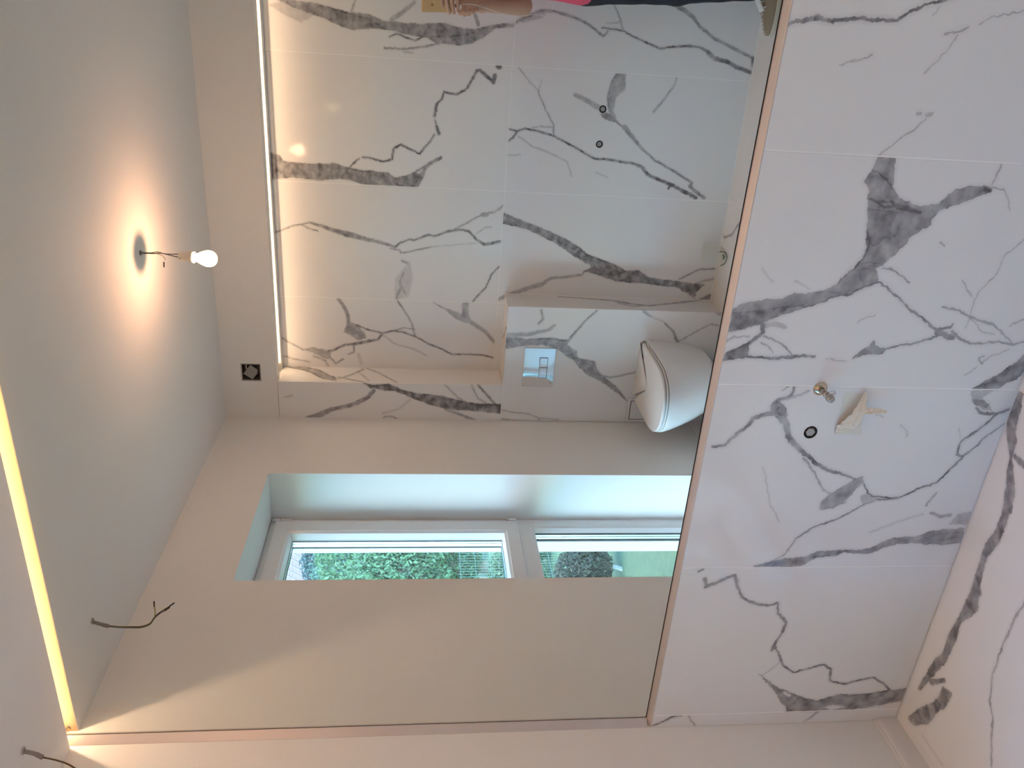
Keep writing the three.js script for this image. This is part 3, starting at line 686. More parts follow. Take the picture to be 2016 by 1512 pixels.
tag(obj('edge_profile', along([[XM - 0.0008, -0.0006], [0.0014, -MP + 0.0006], [0.0003, -MP + 0.0006], [0.0003, 0.0055], [XM - 0.0008, 0.0055]], H - YB + SLOT_TOP - 0.002, (g) => g.rotateX(-Math.PI / 2).translate(0, YB, 0)), anodised), 'narrow upright metal strip between the mirror and the white window wall', 'trim');

// ------------------------------------------------------------------ LED strips
const warmGlow = (k) => mat([0.9, 0.8, 0.65], 0.5, { emissive: new THREE.Color(1, 0.70, 0.40), emissiveIntensity: k * GLOW });
{
  const s = thing('led_strip', 'warm glowing light strip in the ceiling slot above the mirror', 'light strip', [0, 0, 0]);
  const y = H + SLOT_TOP;
  obj('strip', rbox(0.026, XR - 0.01, y - 0.0036, y - 0.0006, 0.002, 0.010, 0.0008, 2), warmGlow(4), s);
  obj('connector', rbox(0.020, 0.0255, y - 0.006, y - 0.0006, 0.0015, 0.0105, 0.001, 2), plasticWhite, s);
  obj('wire', tube([[0.0215, y - 0.004, 0.008], [0.012, y - 0.010, 0.016], [0.016, y - 0.022, 0.026], [0.022, y - 0.030, 0.030], [0.012, y - 0.034, 0.0315]], 0.0013, 24, 6), copperWire.grey, s);
  const l = new THREE.RectAreaLight(WARM, COVE_POWER, XR - 0.04, 0.008);
  l.name = 'cove_light'; l.position.set(XR / 2 + 0.008, y - 0.0042, 0.006); l.lookAt(XR / 2 + 0.008, 0, 0.006); scene.add(l);
}
{
  const s = thing('led_strip', 'warm light strip in a metal channel under the white beam over the shower wall', 'light strip', [0, 0, 0]);
  obj('channel', [box(XCOL + 0.001, XR, BEAM + 0.0205, BEAM + 0.0219, DF + 0.0725, DF + 0.1495), box(XCOL + 0.001, XR, BEAM + 0.0002, BEAM + 0.0205, DF + 0.0725, DF + 0.0735), box(XCOL + 0.001, XR, BEAM + 0.0002, BEAM + 0.0205, DF + 0.1485, DF + 0.1495)], aluminium, s);
  obj('strip', box(XCOL + 0.03, XR, BEAM + 0.0185, BEAM + 0.0204, DF + 0.115, DF + 0.125), warmGlow(0.6), s);
  const one = new THREE.BoxGeometry(0.0035, 0.0016, 0.005), many = [];
  for (let x = XCOL + 0.034; x < XR - 0.01; x += 0.0085) many.push(one.clone().translate(x, BEAM + 0.0178, DF + 0.120));
  obj('diode', many, warmGlow(16), s).userData.kind = 'stuff';
  const l = new THREE.RectAreaLight(WARM, SOFFIT_POWER, XR - XCOL - 0.06, 0.008);
  l.name = 'beam_light'; l.position.set((XR + XCOL) / 2, BEAM + 0.0165, DF + 0.120); l.lookAt((XR + XCOL) / 2, 0, DF + 0.120); scene.add(l);
}

// ------------------------------------------------------------------ bare bulb on its wires
{
  const s = thing('pendant_bulb', 'lit bare light bulb in a white socket hanging on thin wires from the ceiling', 'light bulb', [1.2, H, 1.122]);
  const g = (pts, r = 0.0016, n = 30) => tube(pts, r, n, 6);
  obj('cable_outlet', lathe([[0.0001, 0], [0.009, 0], [0.009, -0.004], [0.005, -0.006], [0.004, -0.016], [0.0001, -0.016]], 20), copperWire.sheath, s);
  obj('wire', g([[0.001, -0.01, 0], [0.002, -0.04, 0], [0.005, -0.062, 0.002], [0, -0.085, 0], [0.001, -0.145, 0]]), copperWire.grey, s);
  obj('wire', g([[-0.001, -0.01, 0], [-0.001, -0.045, 0], [0.001, -0.075, 0], [-0.006, -0.11, 0], [-0.014, -0.145, 0]]), copperWire.grey, s);
  obj('wire', g([[0, -0.012, 0.001], [0, -0.05, 0.001], [-0.008, -0.075, 0.003], [-0.022, -0.085, 0.004], [-0.026, -0.082, 0.004]], 0.001), copperWire.green, s);
  obj('wire_cap', new THREE.CylinderGeometry(0.0022, 0.0022, 0.020, 10).rotateZ(Math.PI / 2 - 0.1).translate(-0.043, -0.078, 0.004), copperWire.black, s);
  const head = new THREE.Group(); head.name = 'lamp_head'; head.position.set(-0.0065, -0.138, 0); head.rotation.z = -0.06; s.add(head);
  obj('socket', lathe([[0.0001, 0.001], [0.015, 0], [0.017, -0.003], [0.0178, -0.022], [0.019, -0.024], [0.0195, -0.045], [0.0175, -0.047], [0.0001, -0.047]], 32), mat([0.72, 0.69, 0.62], 0.35), head);
  obj('screw', new THREE.CylinderGeometry(0.0022, 0.0022, 0.002, 10).rotateX(Math.PI / 2).translate(-0.004, -0.006, -0.0165), copperWire.grey, head);
  const bulbShape = [[0.0130, -0.0475], [0.0205, -0.049], [0.0205, -0.054], [0.0150, -0.058], [0.0165, -0.064], [0.0235, -0.078], [0.0290, -0.092], [0.0305, -0.104], [0.0285, -0.116], [0.0215, -0.127], [0.0115, -0.133], [0.0001, -0.1345]];
  obj('bulb', lathe(new THREE.CatmullRomCurve3(bulbShape.map((p) => V(p[0], p[1], 0))).getPoints(48).map((p) => [Math.max(0.0001, p.x), p.y]), 40), warmGlow(9), head);
  const l = new THREE.PointLight(WARM_BULB, BULB_POWER); l.name = 'bulb_light'; l.position.set(1.2 - 0.012, H - 0.243, 1.122); l.castShadow = true; l.shadow.radius = 0.4; scene.add(l);
}
// ------------------------------------------------------------------ loose supply cable near the mirror
{
  const s = thing('ceiling_cable', 'bare supply cable with three loose wires hanging from the ceiling by the window wall', 'cable', [0.244, H, 0.247]);
  obj('sheath', [tube([[0.001, 0.01, 0], [-0.006, -0.012, -0.001], [-0.013, -0.028, -0.001], [-0.023, -0.046, 0.002]], 0.0055, 20, 10), tube([[-0.014, -0.030, -0.001], [-0.023, -0.046, 0.002], [-0.0236, -0.0475, 0.0022]], 0.0062, 8, 10)], copperWire.sheath, s);
  obj('ring', new THREE.TorusGeometry(0.0085, 0.0025, 8, 20).rotateX(Math.PI / 2).translate(0.001, -0.002, 0), mat([0.5, 0.49, 0.48], 0.8), s);
  const w = (n, pts, m) => obj('wire', tube(pts, 0.0016, 48, 6), m, s), base = [[-0.023, -0.045, 0.002], [-0.030, -0.075, 0.005], [-0.038, -0.108, 0.012], [-0.048, -0.138, 0.024], [-0.048, -0.160, 0.038], [-0.036, -0.172, 0.056]];
  const strand = (dx, dy, dz, more) => [...base.map(([x, y, z], i) => [x + dx * Math.min(1, 0.4 + i * 0.2), y + dy, z + dz]), ...more];
  w(0, strand(0.0012, 0, 0.0014, [[-0.026, -0.188, 0.070], [-0.018, -0.214, 0.089]]), copperWire.brown);
  w(1, strand(-0.0016, -0.001, -0.0012, [[-0.030, -0.186, 0.066], [-0.026, -0.200, 0.076]]), copperWire.blue);
  w(2, strand(0.0004, 0.001, -0.0002, [[-0.022, -0.172, 0.066], [-0.008, -0.168, 0.076]]), copperWire.green);
  const tip = (a, b) => obj('wire_cap', tube([a, b], 0.0023, 4, 8), copperWire.black, s);
  tip([-0.019, -0.211, 0.087], [-0.012, -0.226, 0.097]); tip([-0.027, -0.198, 0.075], [-0.020, -0.214, 0.084]); tip([-0.009, -0.168, 0.075], [0.006, -0.166, 0.085]);
}
// ------------------------------------------------------------------ hole in the plaster beam with a wire mesh
{
  const s = thing('socket_box', 'dark square opening in the white beam holding a tilted grey perforated plate', 'wall box', [0.2685, 2.513, DF]);
  obj('rim', [box(-0.052, 0.050, 0.046, 0.052, -0.0012, 0.002), box(-0.052, 0.050, -0.052, -0.047, -0.0012, 0.002), box(-0.052, -0.046, -0.047, 0.046, -0.0015, 0.002), box(0.045, 0.050, -0.047, 0.046, -0.0010, 0.002)], mat([0.5, 0.49, 0.47], 0.9), s);
  obj('recess', [box(-0.0455, 0.0445, -0.0465, 0.0455, 0.052, 0.0545), box(-0.0455, -0.0435, -0.0465, 0.0455, 0.001, 0.052), box(0.0425, 0.0445, -0.0465, 0.0455, 0.001, 0.052), box(-0.0435, 0.0425, -0.0465, -0.0445, 0.001, 0.052), box(-0.0435, 0.0425, 0.0435, 0.0455, 0.001, 0.052)], mat([0.10, 0.10, 0.105], 0.7), s);
  const p = new THREE.Shape([[-0.033, 0.026], [0.033, 0.026], [0.033, -0.018], [0.012, -0.030], [-0.030, -0.030]].map((q) => new THREE.Vector2(...q)));
  for (let i = 0; i < 9; i++) for (let j = 0; j < 7; j++) { const h = new THREE.Path(); h.absarc(-0.026 + i * 0.0064, -0.022 + j * 0.0064, 0.0016, 0, 6.283, true); if (!(i > 5 && j < 2)) p.holes.push(h); }
  const m = obj('perforated_plate', new THREE.ExtrudeGeometry(p, { depth: 0.0012, bevelEnabled: false, curveSegments: 5 }).rotateZ(R(-38)).translate(-0.002, 0.001, 0.004), mat([0.30, 0.30, 0.29], 0.7), s);
  obj('wire', tube([[0.02, 0.018, -0.003], [0.030, 0.022, -0.006], [0.044, 0.020, -0.004]], 0.003, 14, 8), mat([0.42, 0.40, 0.40], 0.7), s);
}
// ------------------------------------------------------------------ toilet
{
  const s = thing('toilet', 'white wall-hung toilet with closed flat lid on the tiled cistern box', 'toilet', [0.335, 0, DF - 0.0005]);
  // D-shaped outline in plan: straight at the wall, round in front. t runs 0..1 from the back right round to the back left
  const outline = (hw, len, n = 48) => { const o = [], st = len - hw * 1.28; for (let i = 0; i <= n; i++) { const a = (i / n) * Math.PI; o.push([hw * Math.sign(Math.cos(a)) * Math.pow(Math.abs(Math.cos(a)), 0.86), -(Math.max(0, st) + hw * 1.28 * Math.pow(Math.sin(a), 0.86))]); } return [[hw, 0], [hw, -st * 0.5], ...o, [-hw, -st * 0.5], [-hw, 0]]; };
  const loft = (sections, capTop = true) => { const pos = [], n = sections[0].p.length; for (let k = 0; k < sections.length - 1; k++) { const A = sections[k], B = sections[k + 1]; for (let i = 0; i < n - 1; i++) { const q = (S, j) => [S.p[j][0], S.y, S.p[j][1]]; for (const v of [q(A, i), q(B, i), q(B, i + 1), q(A, i), q(B, i + 1), q(A, i + 1)]) pos.push(...v); } }
    for (const [S, up] of [[sections[0], false], [sections.at(-1), true]]) { const cz = S.p[Math.floor(n / 2)][1] / 2; for (let i = 0; i < n - 1; i++) { const a = [S.p[i][0], S.y, S.p[i][1]], b = [S.p[i + 1][0], S.y, S.p[i + 1][1]], c = [0, S.y, cz]; for (const v of up ? [a, c, b] : [a, b, c]) pos.push(...v); } const a = [S.p[0][0], S.y, 0], b = [S.p[n - 1][0], S.y, 0], c = [0, S.y, cz]; for (const v of up ? [b, c, a] : [b, a, c]) pos.push(...v); }
    const g = new THREE.BufferGeometry(); g.setAttribute('position', new THREE.Float32BufferAttribute(pos, 3)); g.computeVertexNormals(); return toCreasedNormals(g, R(38)); };
  const sec = (y, hw, len) => ({ y, p: outline(hw, len) });
  obj('bowl', loft([sec(0.078, 0.130, 0.290), sec(0.082, 0.136, 0.305), sec(0.12, 0.146, 0.355), sec(0.20, 0.159, 0.420), sec(0.28, 0.169, 0.476), sec(0.34, 0.176, 0.513), sec(0.385, 0.180, 0.536), sec(0.398, 0.180, 0.538), sec(0.402, 0.177, 0.535)]), ceramic, s);
  obj('seat', loft([sec(0.4056, 0.171, 0.532), sec(0.4070, 0.176, 0.539), sec(0.413, 0.1775, 0.541), sec(0.415, 0.175, 0.538)].map((q) => ({ y: q.y, p: q.p.map(([x, z]) => [x, Math.min(z, -0.048)]) }))), plasticWhite, s);
  obj('lid', loft([sec(0.4190, 0.170, 0.531), sec(0.4205, 0.175, 0.538), sec(0.429, 0.176, 0.539), sec(0.4335, 0.172, 0.535), sec(0.4352, 0.160, 0.520)].map((q) => ({ y: q.y, p: q.p.map(([x, z]) => [x, Math.min(z, -0.050)]) }))), plasticWhite, s);
  for (const x of [-0.085, 0.085]) obj('hinge', new THREE.CylinderGeometry(0.011, 0.011, 0.026, 20).rotateZ(Math.PI / 2).translate(x, 0.413, -0.038), chrome, s);
  obj('fixing_cap', new THREE.CylinderGeometry(0.008, 0.008, 0.003, 18).rotateZ(Math.PI / 2).translate(0.1785, 0.372, -0.022), plasticWhite, s);
  obj('makers_mark', new THREE.TorusGeometry(0.007, 0.0007, 6, 18, 3.8).rotateX(-0.30).translate(0.012, 0.245, -0.447), mat([0.75, 0.42, 0.42], 0.5), s);
}
// ------------------------------------------------------------------ flush plate
{
  const s = thing('flush_plate', 'polished chrome dual flush plate above the toilet', 'flush plate', [0.334, 0.981, DF]);
  const plate = (() => { // very slightly dished face, as pressed metal is
    const g = new THREE.PlaneGeometry(0.226, 0.168, 48, 36), p = g.attributes.position;
    for (let i = 0; i < p.count; i++) { const x = p.getX(i) / 0.113, y = p.getY(i) / 0.084; p.setZ(i, 0.0022 * (1 - x * x) * (1 - y * y) + 0.0006 * Math.sin(x * 2.4 + y * 1.4)); }
    g.computeVertexNormals(); return g.rotateY(Math.PI).translate(0, 0, -0.0092);
  })();
  obj('plate', [rbox(-0.1145, 0.1145, -0.0855, 0.0855, -0.0088, 0, 0.0025, 3), plate], chrome, s);
  obj('shadow_gap', [rbox(-0.060, 0.062, -0.047, 0.0, -0.0124, -0.002, 0.003, 2)], rubber, s);
  const b = (x0, x1) => obj('button', rbox(x0, x1, -0.0445, -0.0025, -0.0140, -0.004, 0.0022, 3), chrome, s);
  b(-0.0575, 0.0005); b(0.003, 0.0595);
  obj('makers_mark', [new THREE.TorusGeometry(0.005, 0.0006, 6, 20, 4.6).translate(-0.090, -0.072, -0.0100), new THREE.TorusGeometry(0.0022, 0.0005, 6, 14).translate(-0.090, -0.071, -0.0100)], mat([0.25, 0.27, 0.28], 0.4), s);
}
// ------------------------------------------------------------------ access panel low in the corner
{
  const s = thing('access_panel', 'small white access panel with a frame in the corner left of the toilet', 'access panel', [0.0795, 0.379, DF]);
  obj('panel_frame', [rbox(-0.077, 0.077, -0.077, -0.060, -0.0085, 0, 0.003), rbox(-0.077, 0.077, 0.060, 0.077, -0.0085, 0, 0.003), rbox(-0.077, -0.060, -0.062, 0.062, -0.0085, 0, 0.003), rbox(0.060, 0.077, -0.062, 0.062, -0.0085, 0, 0.003)], plasticWhite, s);
  obj('shadow_gap', box(-0.062, 0.062, -0.062, 0.062, -0.0035, -0.0005), rubber, s);
  obj('panel_door', rbox(-0.0560, 0.0560, -0.0560, 0.0560, -0.0075, -0.003, 0.002), plasticWhite, s);
}
// ------------------------------------------------------------------ water connections
{
  const s = thing('angle_valve', 'chrome angle valve with round rosette sticking out of the tiles below the mirror', 'valve', [1.243, 0.571, MP]); s.scale.setScalar(0.74);
  const z = (g) => g.rotateX(Math.PI / 2);
  obj('rosette', z(lathe([[0.010, 0.012], [0.0105, 0.0135], [0.014, 0.0130], [0.022, 0.008], [0.0265, 0.0015], [0.0265, 0], [0.0001, 0]], 40)), mat([0.62, 0.55, 0.44], 0.12, { metalness: 1 }), s);
  obj('stem', z(lathe([[0.0095, 0.010], [0.0095, 0.026], [0.0085, 0.028], [0.0085, 0.040], [0.0115, 0.043], [0.0125, 0.050], [0.0115, 0.060], [0.0001, 0.060]], 28)), steel, s);
  obj('outlet', lathe([[0.0001, 0.0], [0.008, 0], [0.008, -0.012], [0.0105, -0.013], [0.0105, -0.026], [0.009, -0.028], [0.0001, -0.028]], 24).rotateZ(R(14)).translate(0.002, -0.004, 0.050), chrome, s);
  obj('knob', z(lathe([[0.0001, 0.092], [0.009, 0.0915], [0.0130, 0.089], [0.0145, 0.083], [0.0142, 0.070], [0.011, 0.062], [0.0001, 0.060]], 28)), steel, s);
}
function pipeEnd(name, label, x, y, front, sgn, r, group) {
  const s = thing(name, label, 'pipe fitting', [x, y, front], group);
  const q = (g) => (sgn > 0 ? g.rotateX(Math.PI / 2) : g.rotateX(-Math.PI / 2));
  obj('sleeve', q(lathe([[r * 0.98, -0.0010], [r * 0.90, -0.0012], [r * 0.88, -0.0086], [0.0001, -0.0086]], 32)), mat([0.02, 0.02, 0.02], 0.6), s);
  const hex = new THREE.CylinderGeometry(r * 0.68, r * 0.68, 0.007, 6); hex.translate(0, -0.0045, 0);
  obj('plug', q(mergeGeometries([hex.toNonIndexed(), new THREE.CylinderGeometry(r * 0.60, r * 0.60, 0.006, 20).translate(0, -0.0055, 0).toNonIndexed()])), mat([0.42, 0.42, 0.40], 0.35, { metalness: 0.6 }), s);
  return s;
}
pipeEnd('pipe_plug', 'round dark pipe opening with a grey hexagonal plug in the tiles below the mirror', HOLE_PLUG[0], HOLE_PLUG[1], MP, 1, 0.0195);
pipeEnd('pipe_plug', 'capped shower pipe in the back wall tiles beside a grey vein, farther from the toilet', HOLES_SHOWER[0][0], HOLES_SHOWER[0][1], D, -1, 0.0185);
pipeEnd('pipe_plug', 'capped shower pipe in the plain tile face, nearer the toilet', HOLES_SHOWER[1][0], HOLES_SHOWER[1][1], D, -1, 0.0185);
// ------------------------------------------------------------------ masking tape over the second water connection
{
  const s = thing('masking_tape', 'torn crumpled strips of cream masking tape stuck on the tiles near the valve', 'tape', [1.113, 0.487, MP]);
  const tape = mat([0.80, 0.72, 0.60], 0.8, { side: THREE.DoubleSide }), pale = mat([0.76, 0.75, 0.68], 0.75, { side: THREE.DoubleSide });
  // a sheet given by a row of left and right edge points, subdivided and crumpled
  const sheet = (L, Rr, amp, seed) => { const a = curve(L), b = curve(Rr), nu = 30, nv = 10, pos = [], idx = []; for (let i = 0; i <= nu; i++) { const p = a.getPoint(i / nu), q = b.getPoint(i / nu); for (let j = 0; j <= nv; j++) { const r = p.clone().lerp(q, j / nv), e = Math.min(1, 6 * Math.min(i / nu, 1 - i / nu) + 0.2); r.z += amp * e * (Math.abs(fbm(r.x * 60, r.y * 60, seed, 3)) * 1.6 + 0.25 * Math.abs(noise.noise(r.x * 220, r.y * 160, seed))); pos.push(r.x, r.y, r.z); } } for (let i = 0; i < nu; i++) for (let j = 0; j < nv; j++) { const k = i * (nv + 1) + j; idx.push(k, k + nv + 1, k + 1, k + 1, k + nv + 1, k + nv + 2); } const g = new THREE.BufferGeometry(); g.setAttribute('position', new THREE.Float32BufferAttribute(pos, 3)); g.setIndex(idx); g.computeVertexNormals(); return g; };
  obj('flat_strip', sheet([[0.120, 0.012, 0.0006], [0.060, 0.010, 0.0006], [-0.007, 0.009, 0.0006]], [[0.118, -0.044, 0.0006], [0.060, -0.056, 0.0006], [-0.011, -0.070, 0.0006]], 0.002, 3), pale, s);
  obj('crumpled_strip', sheet([[0.130, -0.039, 0.008], [0.076, -0.015, 0.016], [0.042, 0.004, 0.014], [0.025, 0.014, 0.008], [-0.004, 0.009, 0.001]], [[0.122, -0.047, 0.010], [0.073, -0.042, 0.022], [0.034, -0.038, 0.018], [0.012, -0.034, 0.008], [0.000, -0.006, 0.001]], 0.010, 8), tape, s);
  obj('torn_end', sheet([[0.084, -0.042, 0.018], [0.089, -0.068, 0.024], [0.082, -0.105, 0.028]], [[0.068, -0.044, 0.020], [0.072, -0.066, 0.026], [0.074, -0.101, 0.030]], 0.008, 15), tape, s);
}
// ------------------------------------------------------------------ clear plastic bag on the floor
{
  const clear = mat([0.93, 0.95, 0.93], 0.12, { transmission: 0.82, thickness: 0, ior: 1.25, side: THREE.DoubleSide });
  const s = thing('plastic_bag', 'small clear plastic bag with a green rim lying against the back wall', 'bag', [0.955, 0, D - 0.05]);
  const pos = [], idx = [], nu = 26, nv = 18;
  for (let i = 0; i <= nu; i++) for (let j = 0; j <= nv; j++) { const u = i / nu, v = j / nv, x = lerp(-0.055, 0.055, u) * (0.75 + 0.35 * v), f = fbm(u * 4, v * 4, 2, 3); const y = v < 0.45 ? 0.004 + 0.022 * Math.abs(f) : 0.01 + (v - 0.45) * 0.17 + 0.012 * f, z = v < 0.45 ? lerp(-0.075, 0.02, v / 0.45) : 0.024 + (v - 0.45) * 0.03 + 0.012 * fbm(u * 5, v * 5, 9, 2); pos.push(x, Math.max(0.0015, y), Math.min(0.046, z)); }
  for (let i = 0; i < nu; i++) for (let j = 0; j < nv; j++) { const k = i * (nv + 1) + j; idx.push(k, k + nv + 1, k + 1, k + 1, k + nv + 1, k + nv + 2); }
  const g = new THREE.BufferGeometry(); g.setAttribute('position', new THREE.Float32BufferAttribute(pos, 3)); g.setIndex(idx); g.computeVertexNormals();
  obj('film', g, clear, s);
  obj('rim', tube([[-0.040, 0.026, -0.060], [-0.012, 0.010, -0.085], [0.022, 0.006, -0.080], [0.036, 0.016, -0.052], [0.030, 0.034, -0.034]], 0.0022, 40, 6), mat([0.03, 0.10, 0.07], 0.4), s);
  obj('label_print', tube([[0.000, 0.018, -0.060], [0.012, 0.016, -0.066], [0.020, 0.018, -0.054]], 0.006, 12, 6), mat([0.16, 0.30, 0.22], 0.5), s);
}

// ------------------------------------------------------------------ the person with the phone
{
  const f = V(-Math.sin(YAW) * Math.cos(PITCH), Math.sin(PITCH), -Math.cos(YAW) * Math.cos(PITCH)), r = f.clone().cross(V(0, 1, 0)).normalize(), u = r.clone().cross(f);
  const hold = (a, b, c) => { const p = EYE.clone().addScaledVector(r, a).addScaledVector(u, b).addScaledVector(f, c); return [p.x, p.y, p.z]; };
  const basis = new THREE.Matrix4().makeBasis(r, u, f.clone().negate());
  // phone: its lens sits where the picture is taken from
  const phone = thing('phone', 'gold smartphone held up to the mirror by the person', 'phone', [0, 0, 0]);
  const frame = (g) => { g.applyMatrix4(basis); g.translate(EYE.x, EYE.y, EYE.z); return g; };
  obj('case', frame(rbox(-0.0595, 0.0080, -0.128, 0.0105, 0.0025, 0.0102, 0.0036, 4)), mat([0.62, 0.40, 0.20], 0.32, { metalness: 0.55 }), phone);
  obj('screen', frame(rbox(-0.0565, 0.0050, -0.112, -0.006, 0.0098, 0.0106, 0.0003, 1)), mat([0.02, 0.02, 0.022], 0.1), phone);
  obj('emblem', frame(new THREE.CylinderGeometry(0.0052, 0.0052, 0.0005, 24).rotateX(Math.PI / 2).translate(-0.026, -0.034, 0.0024)), mat([0.30, 0.19, 0.10], 0.3, { metalness: 0.6 }), phone);
  obj('lens', frame(new THREE.TorusGeometry(0.0042, 0.0009, 10, 28).translate(0, 0, 0.0022)), mat([0.05, 0.05, 0.05], 0.2), phone);
  const cord = tag(obj('earphone_cord', tube([hold(-0.022, -0.150, 0.002), hold(-0.012, -0.20, 0.018), hold(-0.030, -0.27, 0.020), hold(-0.047, -0.337, 0.026), hold(-0.057, -0.406, 0.020), hold(-0.058, -0.477, 0.006), hold(-0.067, -0.530, 0.0), hold(-0.070, -0.540, 0.004), hold(-0.064, -0.545, 0.004), hold(-0.060, -0.538, 0), hold(-0.050, -0.548, -0.004), hold(-0.018, -0.565, -0.01), hold(0.03, -0.54, -0.02)], 0.0011, 120, 6), mat([0.82, 0.80, 0.78], 0.5)), 'thin white earphone cord hanging from the phone past the forearm', 'cord');

  const skinTone = mat([0.50, 0.30, 0.215], 0.5, { sheen: 0.2 });
  const person = thing('person', 'person in a pink top and dark trousers photographing the mirror with a phone', 'person', [0, 0, 0]);
  // joints
  const LS = [2.170, 1.395, 2.165], RS = [2.410, 1.395, 1.935], NECK = [2.285, 1.43, 2.055], HEAD = [2.265, 1.595, 2.045];
  const LE = hold(-0.062, -0.440, -0.080), LW = hold(-0.036, -0.245, -0.026), RE = [2.42, 1.16, 1.86], RW = hold(0.085, -0.165, -0.012);
  const LH = [2.235, 0.90, 2.12], RH = [2.345, 0.90, 2.00], LK = [2.235, 0.49, 2.14], RK = [2.345, 0.49, 1.985], LA = [2.262, 0.085, 2.170], RA = [2.372, 0.085, 1.985];
  const arm = (x, y, z, S, E, W, o) => smin(cap(x, y, z, S, E, 0.047 + o, 0.040 + o), cap(x, y, z, E, W, 0.041 + o, 0.026 + o), 0.02);
  const torso = (x, y, z, o) => {
    // turned ellipses: hips, waist, chest
    const t = (cx, cy, cz, w, h, d) => { const dx = x - cx, dz = z - cz, a = (dx - dz) * 0.7071, b = (dx + dz) * 0.7071; return ell(a, y, b, [0, cy, 0], [w + o, h + o, d + o]); };
    let v = smin(t(2.287, 0.93, 2.06, 0.160, 0.15, 0.112), t(2.287, 1.10, 2.058, 0.130, 0.20, 0.095), 0.08);
    v = smin(v, t(2.285, 1.28, 2.055, 0.155, 0.19, 0.108), 0.08);
    v = smin(v, cap(x, y, z, LS, NECK, 0.048 + o, 0.055 + o), 0.06); v = smin(v, cap(x, y, z, RS, NECK, 0.048 + o, 0.055 + o), 0.06);
    return v;
  };
  const legs = (x, y, z, o) => Math.min(smin(cap(x, y, z, LH, LK, 0.086 + o, 0.058 + o), cap(x, y, z, LK, LA, 0.057 + o, 0.038 + o), 0.03), smin(cap(x, y, z, RH, RK, 0.086 + o, 0.058 + o), cap(x, y, z, RK, RA, 0.057 + o, 0.038 + o), 0.03));
  const bodyField = (x, y, z) => {
    let v = smin(torso(x, y, z, 0), legs(x, y, z, 0), 0.04);
    v = smin(v, cap(x, y, z, NECK, [2.27, 1.53, 2.055], 0.055, 0.050), 0.04);
    v = smin(v, smin(arm(x, y, z, LS, LE, LW, 0), arm(x, y, z, RS, RE, RW, 0), 0.005), 0.03);
    return v;
  };
  const chain = (x, y, z, pts, ra, rb, k = 0.004) => { let v = 9; const n = pts.length - 1; for (let i = 0; i < n; i++) v = smin(v, cap(x, y, z, pts[i], pts[i + 1], lerp(ra, rb, i / n), lerp(ra, rb, (i + 1) / n)), k); return v; };
  // right hand: palm at the edge of the phone, four fingers across its back, thumb on the screen side
  const rFingers = [
    [[0.046, -0.078, 0.004], [0.022, -0.066, 0.013], [0.000, -0.070, 0.0125], [-0.022, -0.076, 0.0105]],
    [[0.050, -0.098, 0.004], [0.020, -0.086, 0.016], [-0.016, -0.094, 0.0145], [-0.054, -0.105, 0.0095]],
    [[0.050, -0.118, 0.004], [0.018, -0.107, 0.016], [-0.018, -0.115, 0.0145], [-0.054, -0.126, 0.0095]],
    [[0.048, -0.137, 0.003], [0.020, -0.130, 0.013], [-0.012, -0.138, 0.0115], [-0.040, -0.146, 0.007]],
  ].map((q) => q.map((p) => hold(...p)));
  const rThumb = [[0.060, -0.125, -0.012], [0.036, -0.100, -0.022], [0.012, -0.082, -0.0215], [-0.008, -0.070, -0.0195]].map((p) => hold(...p));
  const rPalm = [hold(0.068, -0.150, -0.006), hold(0.054, -0.090, -0.001), hold(0.056, -0.125, -0.003)];
  const rightHand = (x, y, z) => {
    let v = smin(cap(x, y, z, RW, rPalm[0], 0.026, 0.022), cap(x, y, z, rPalm[0], rPalm[1], 0.019, 0.014), 0.02);
    v = smin(v, cap(x, y, z, rPalm[2], hold(0.052, -0.135, 0.0), 0.018, 0.014), 0.012);
    let g = 9; rFingers.forEach((q, i) => { g = Math.min(g, chain(x, y, z, q, [0.0092, 0.0095, 0.009, 0.008][i], [0.0072, 0.0074, 0.007, 0.0062][i])); });
    v = smin(v, g, 0.006);
    return smin(v, chain(x, y, z, rThumb, 0.0125, 0.0085), 0.010);
  };
  // left hand: loosely closed below the phone, knuckles towards the mirror
  const lFingers = [0, 1, 2, 3].map((i) => { const b = -0.150 - 0.0185 * i, k = [0.92, 1, 0.96, 0.8][i]; return [[-0.010, b - 0.022, -0.010], [-0.034 * k - 0.012, b - 0.014, 0.012], [-0.058 * k - 0.004, b - 0.004, 0.006], [-0.052 * k - 0.004, b + 0.004, -0.014]].map((p) => hold(...p)); });
  const lThumb = [[-0.020, -0.205, -0.022], [-0.012, -0.172, -0.018], [-0.020, -0.148, -0.008], [-0.028, -0.136, 0.000]].map((p) => hold(...p));
  const leftHand = (x, y, z) => {
    let v = smin(cap(x, y, z, LE, LW, 0.041, 0.026), cap(x, y, z, LW, hold(-0.030, -0.205, -0.018), 0.026, 0.021), 0.02);
    v = smin(v, cap(x, y, z, hold(-0.022, -0.222, -0.012), hold(-0.016, -0.168, -0.012), 0.018, 0.014), 0.012);
    v = smin(v, cap(x, y, z, hold(-0.034, -0.222, -0.012), hold(-0.030, -0.175, -0.014), 0.016, 0.012), 0.012);
    let g = 9; lFingers.forEach((q, i) => { g = Math.min(g, chain(x, y, z, q, [0.009, 0.0094, 0.009, 0.008][i], [0.0072, 0.0074, 0.007, 0.0062][i])); });
    v = smin(v, g, 0.005);
    return smin(v, chain(x, y, z, lThumb, 0.012, 0.0085), 0.008);
  };
  // head: facing the phone
  const face = V(EYE.x - HEAD[0], 0, EYE.z - HEAD[2]).normalize(), side = V(face.z, 0, -face.x);
  const inHead = (x, y, z) => { const dx = x - HEAD[0], dz = z - HEAD[2]; return [dx * side.x + dz * side.z, y - HEAD[1], dx * face.x + dz * face.z]; };
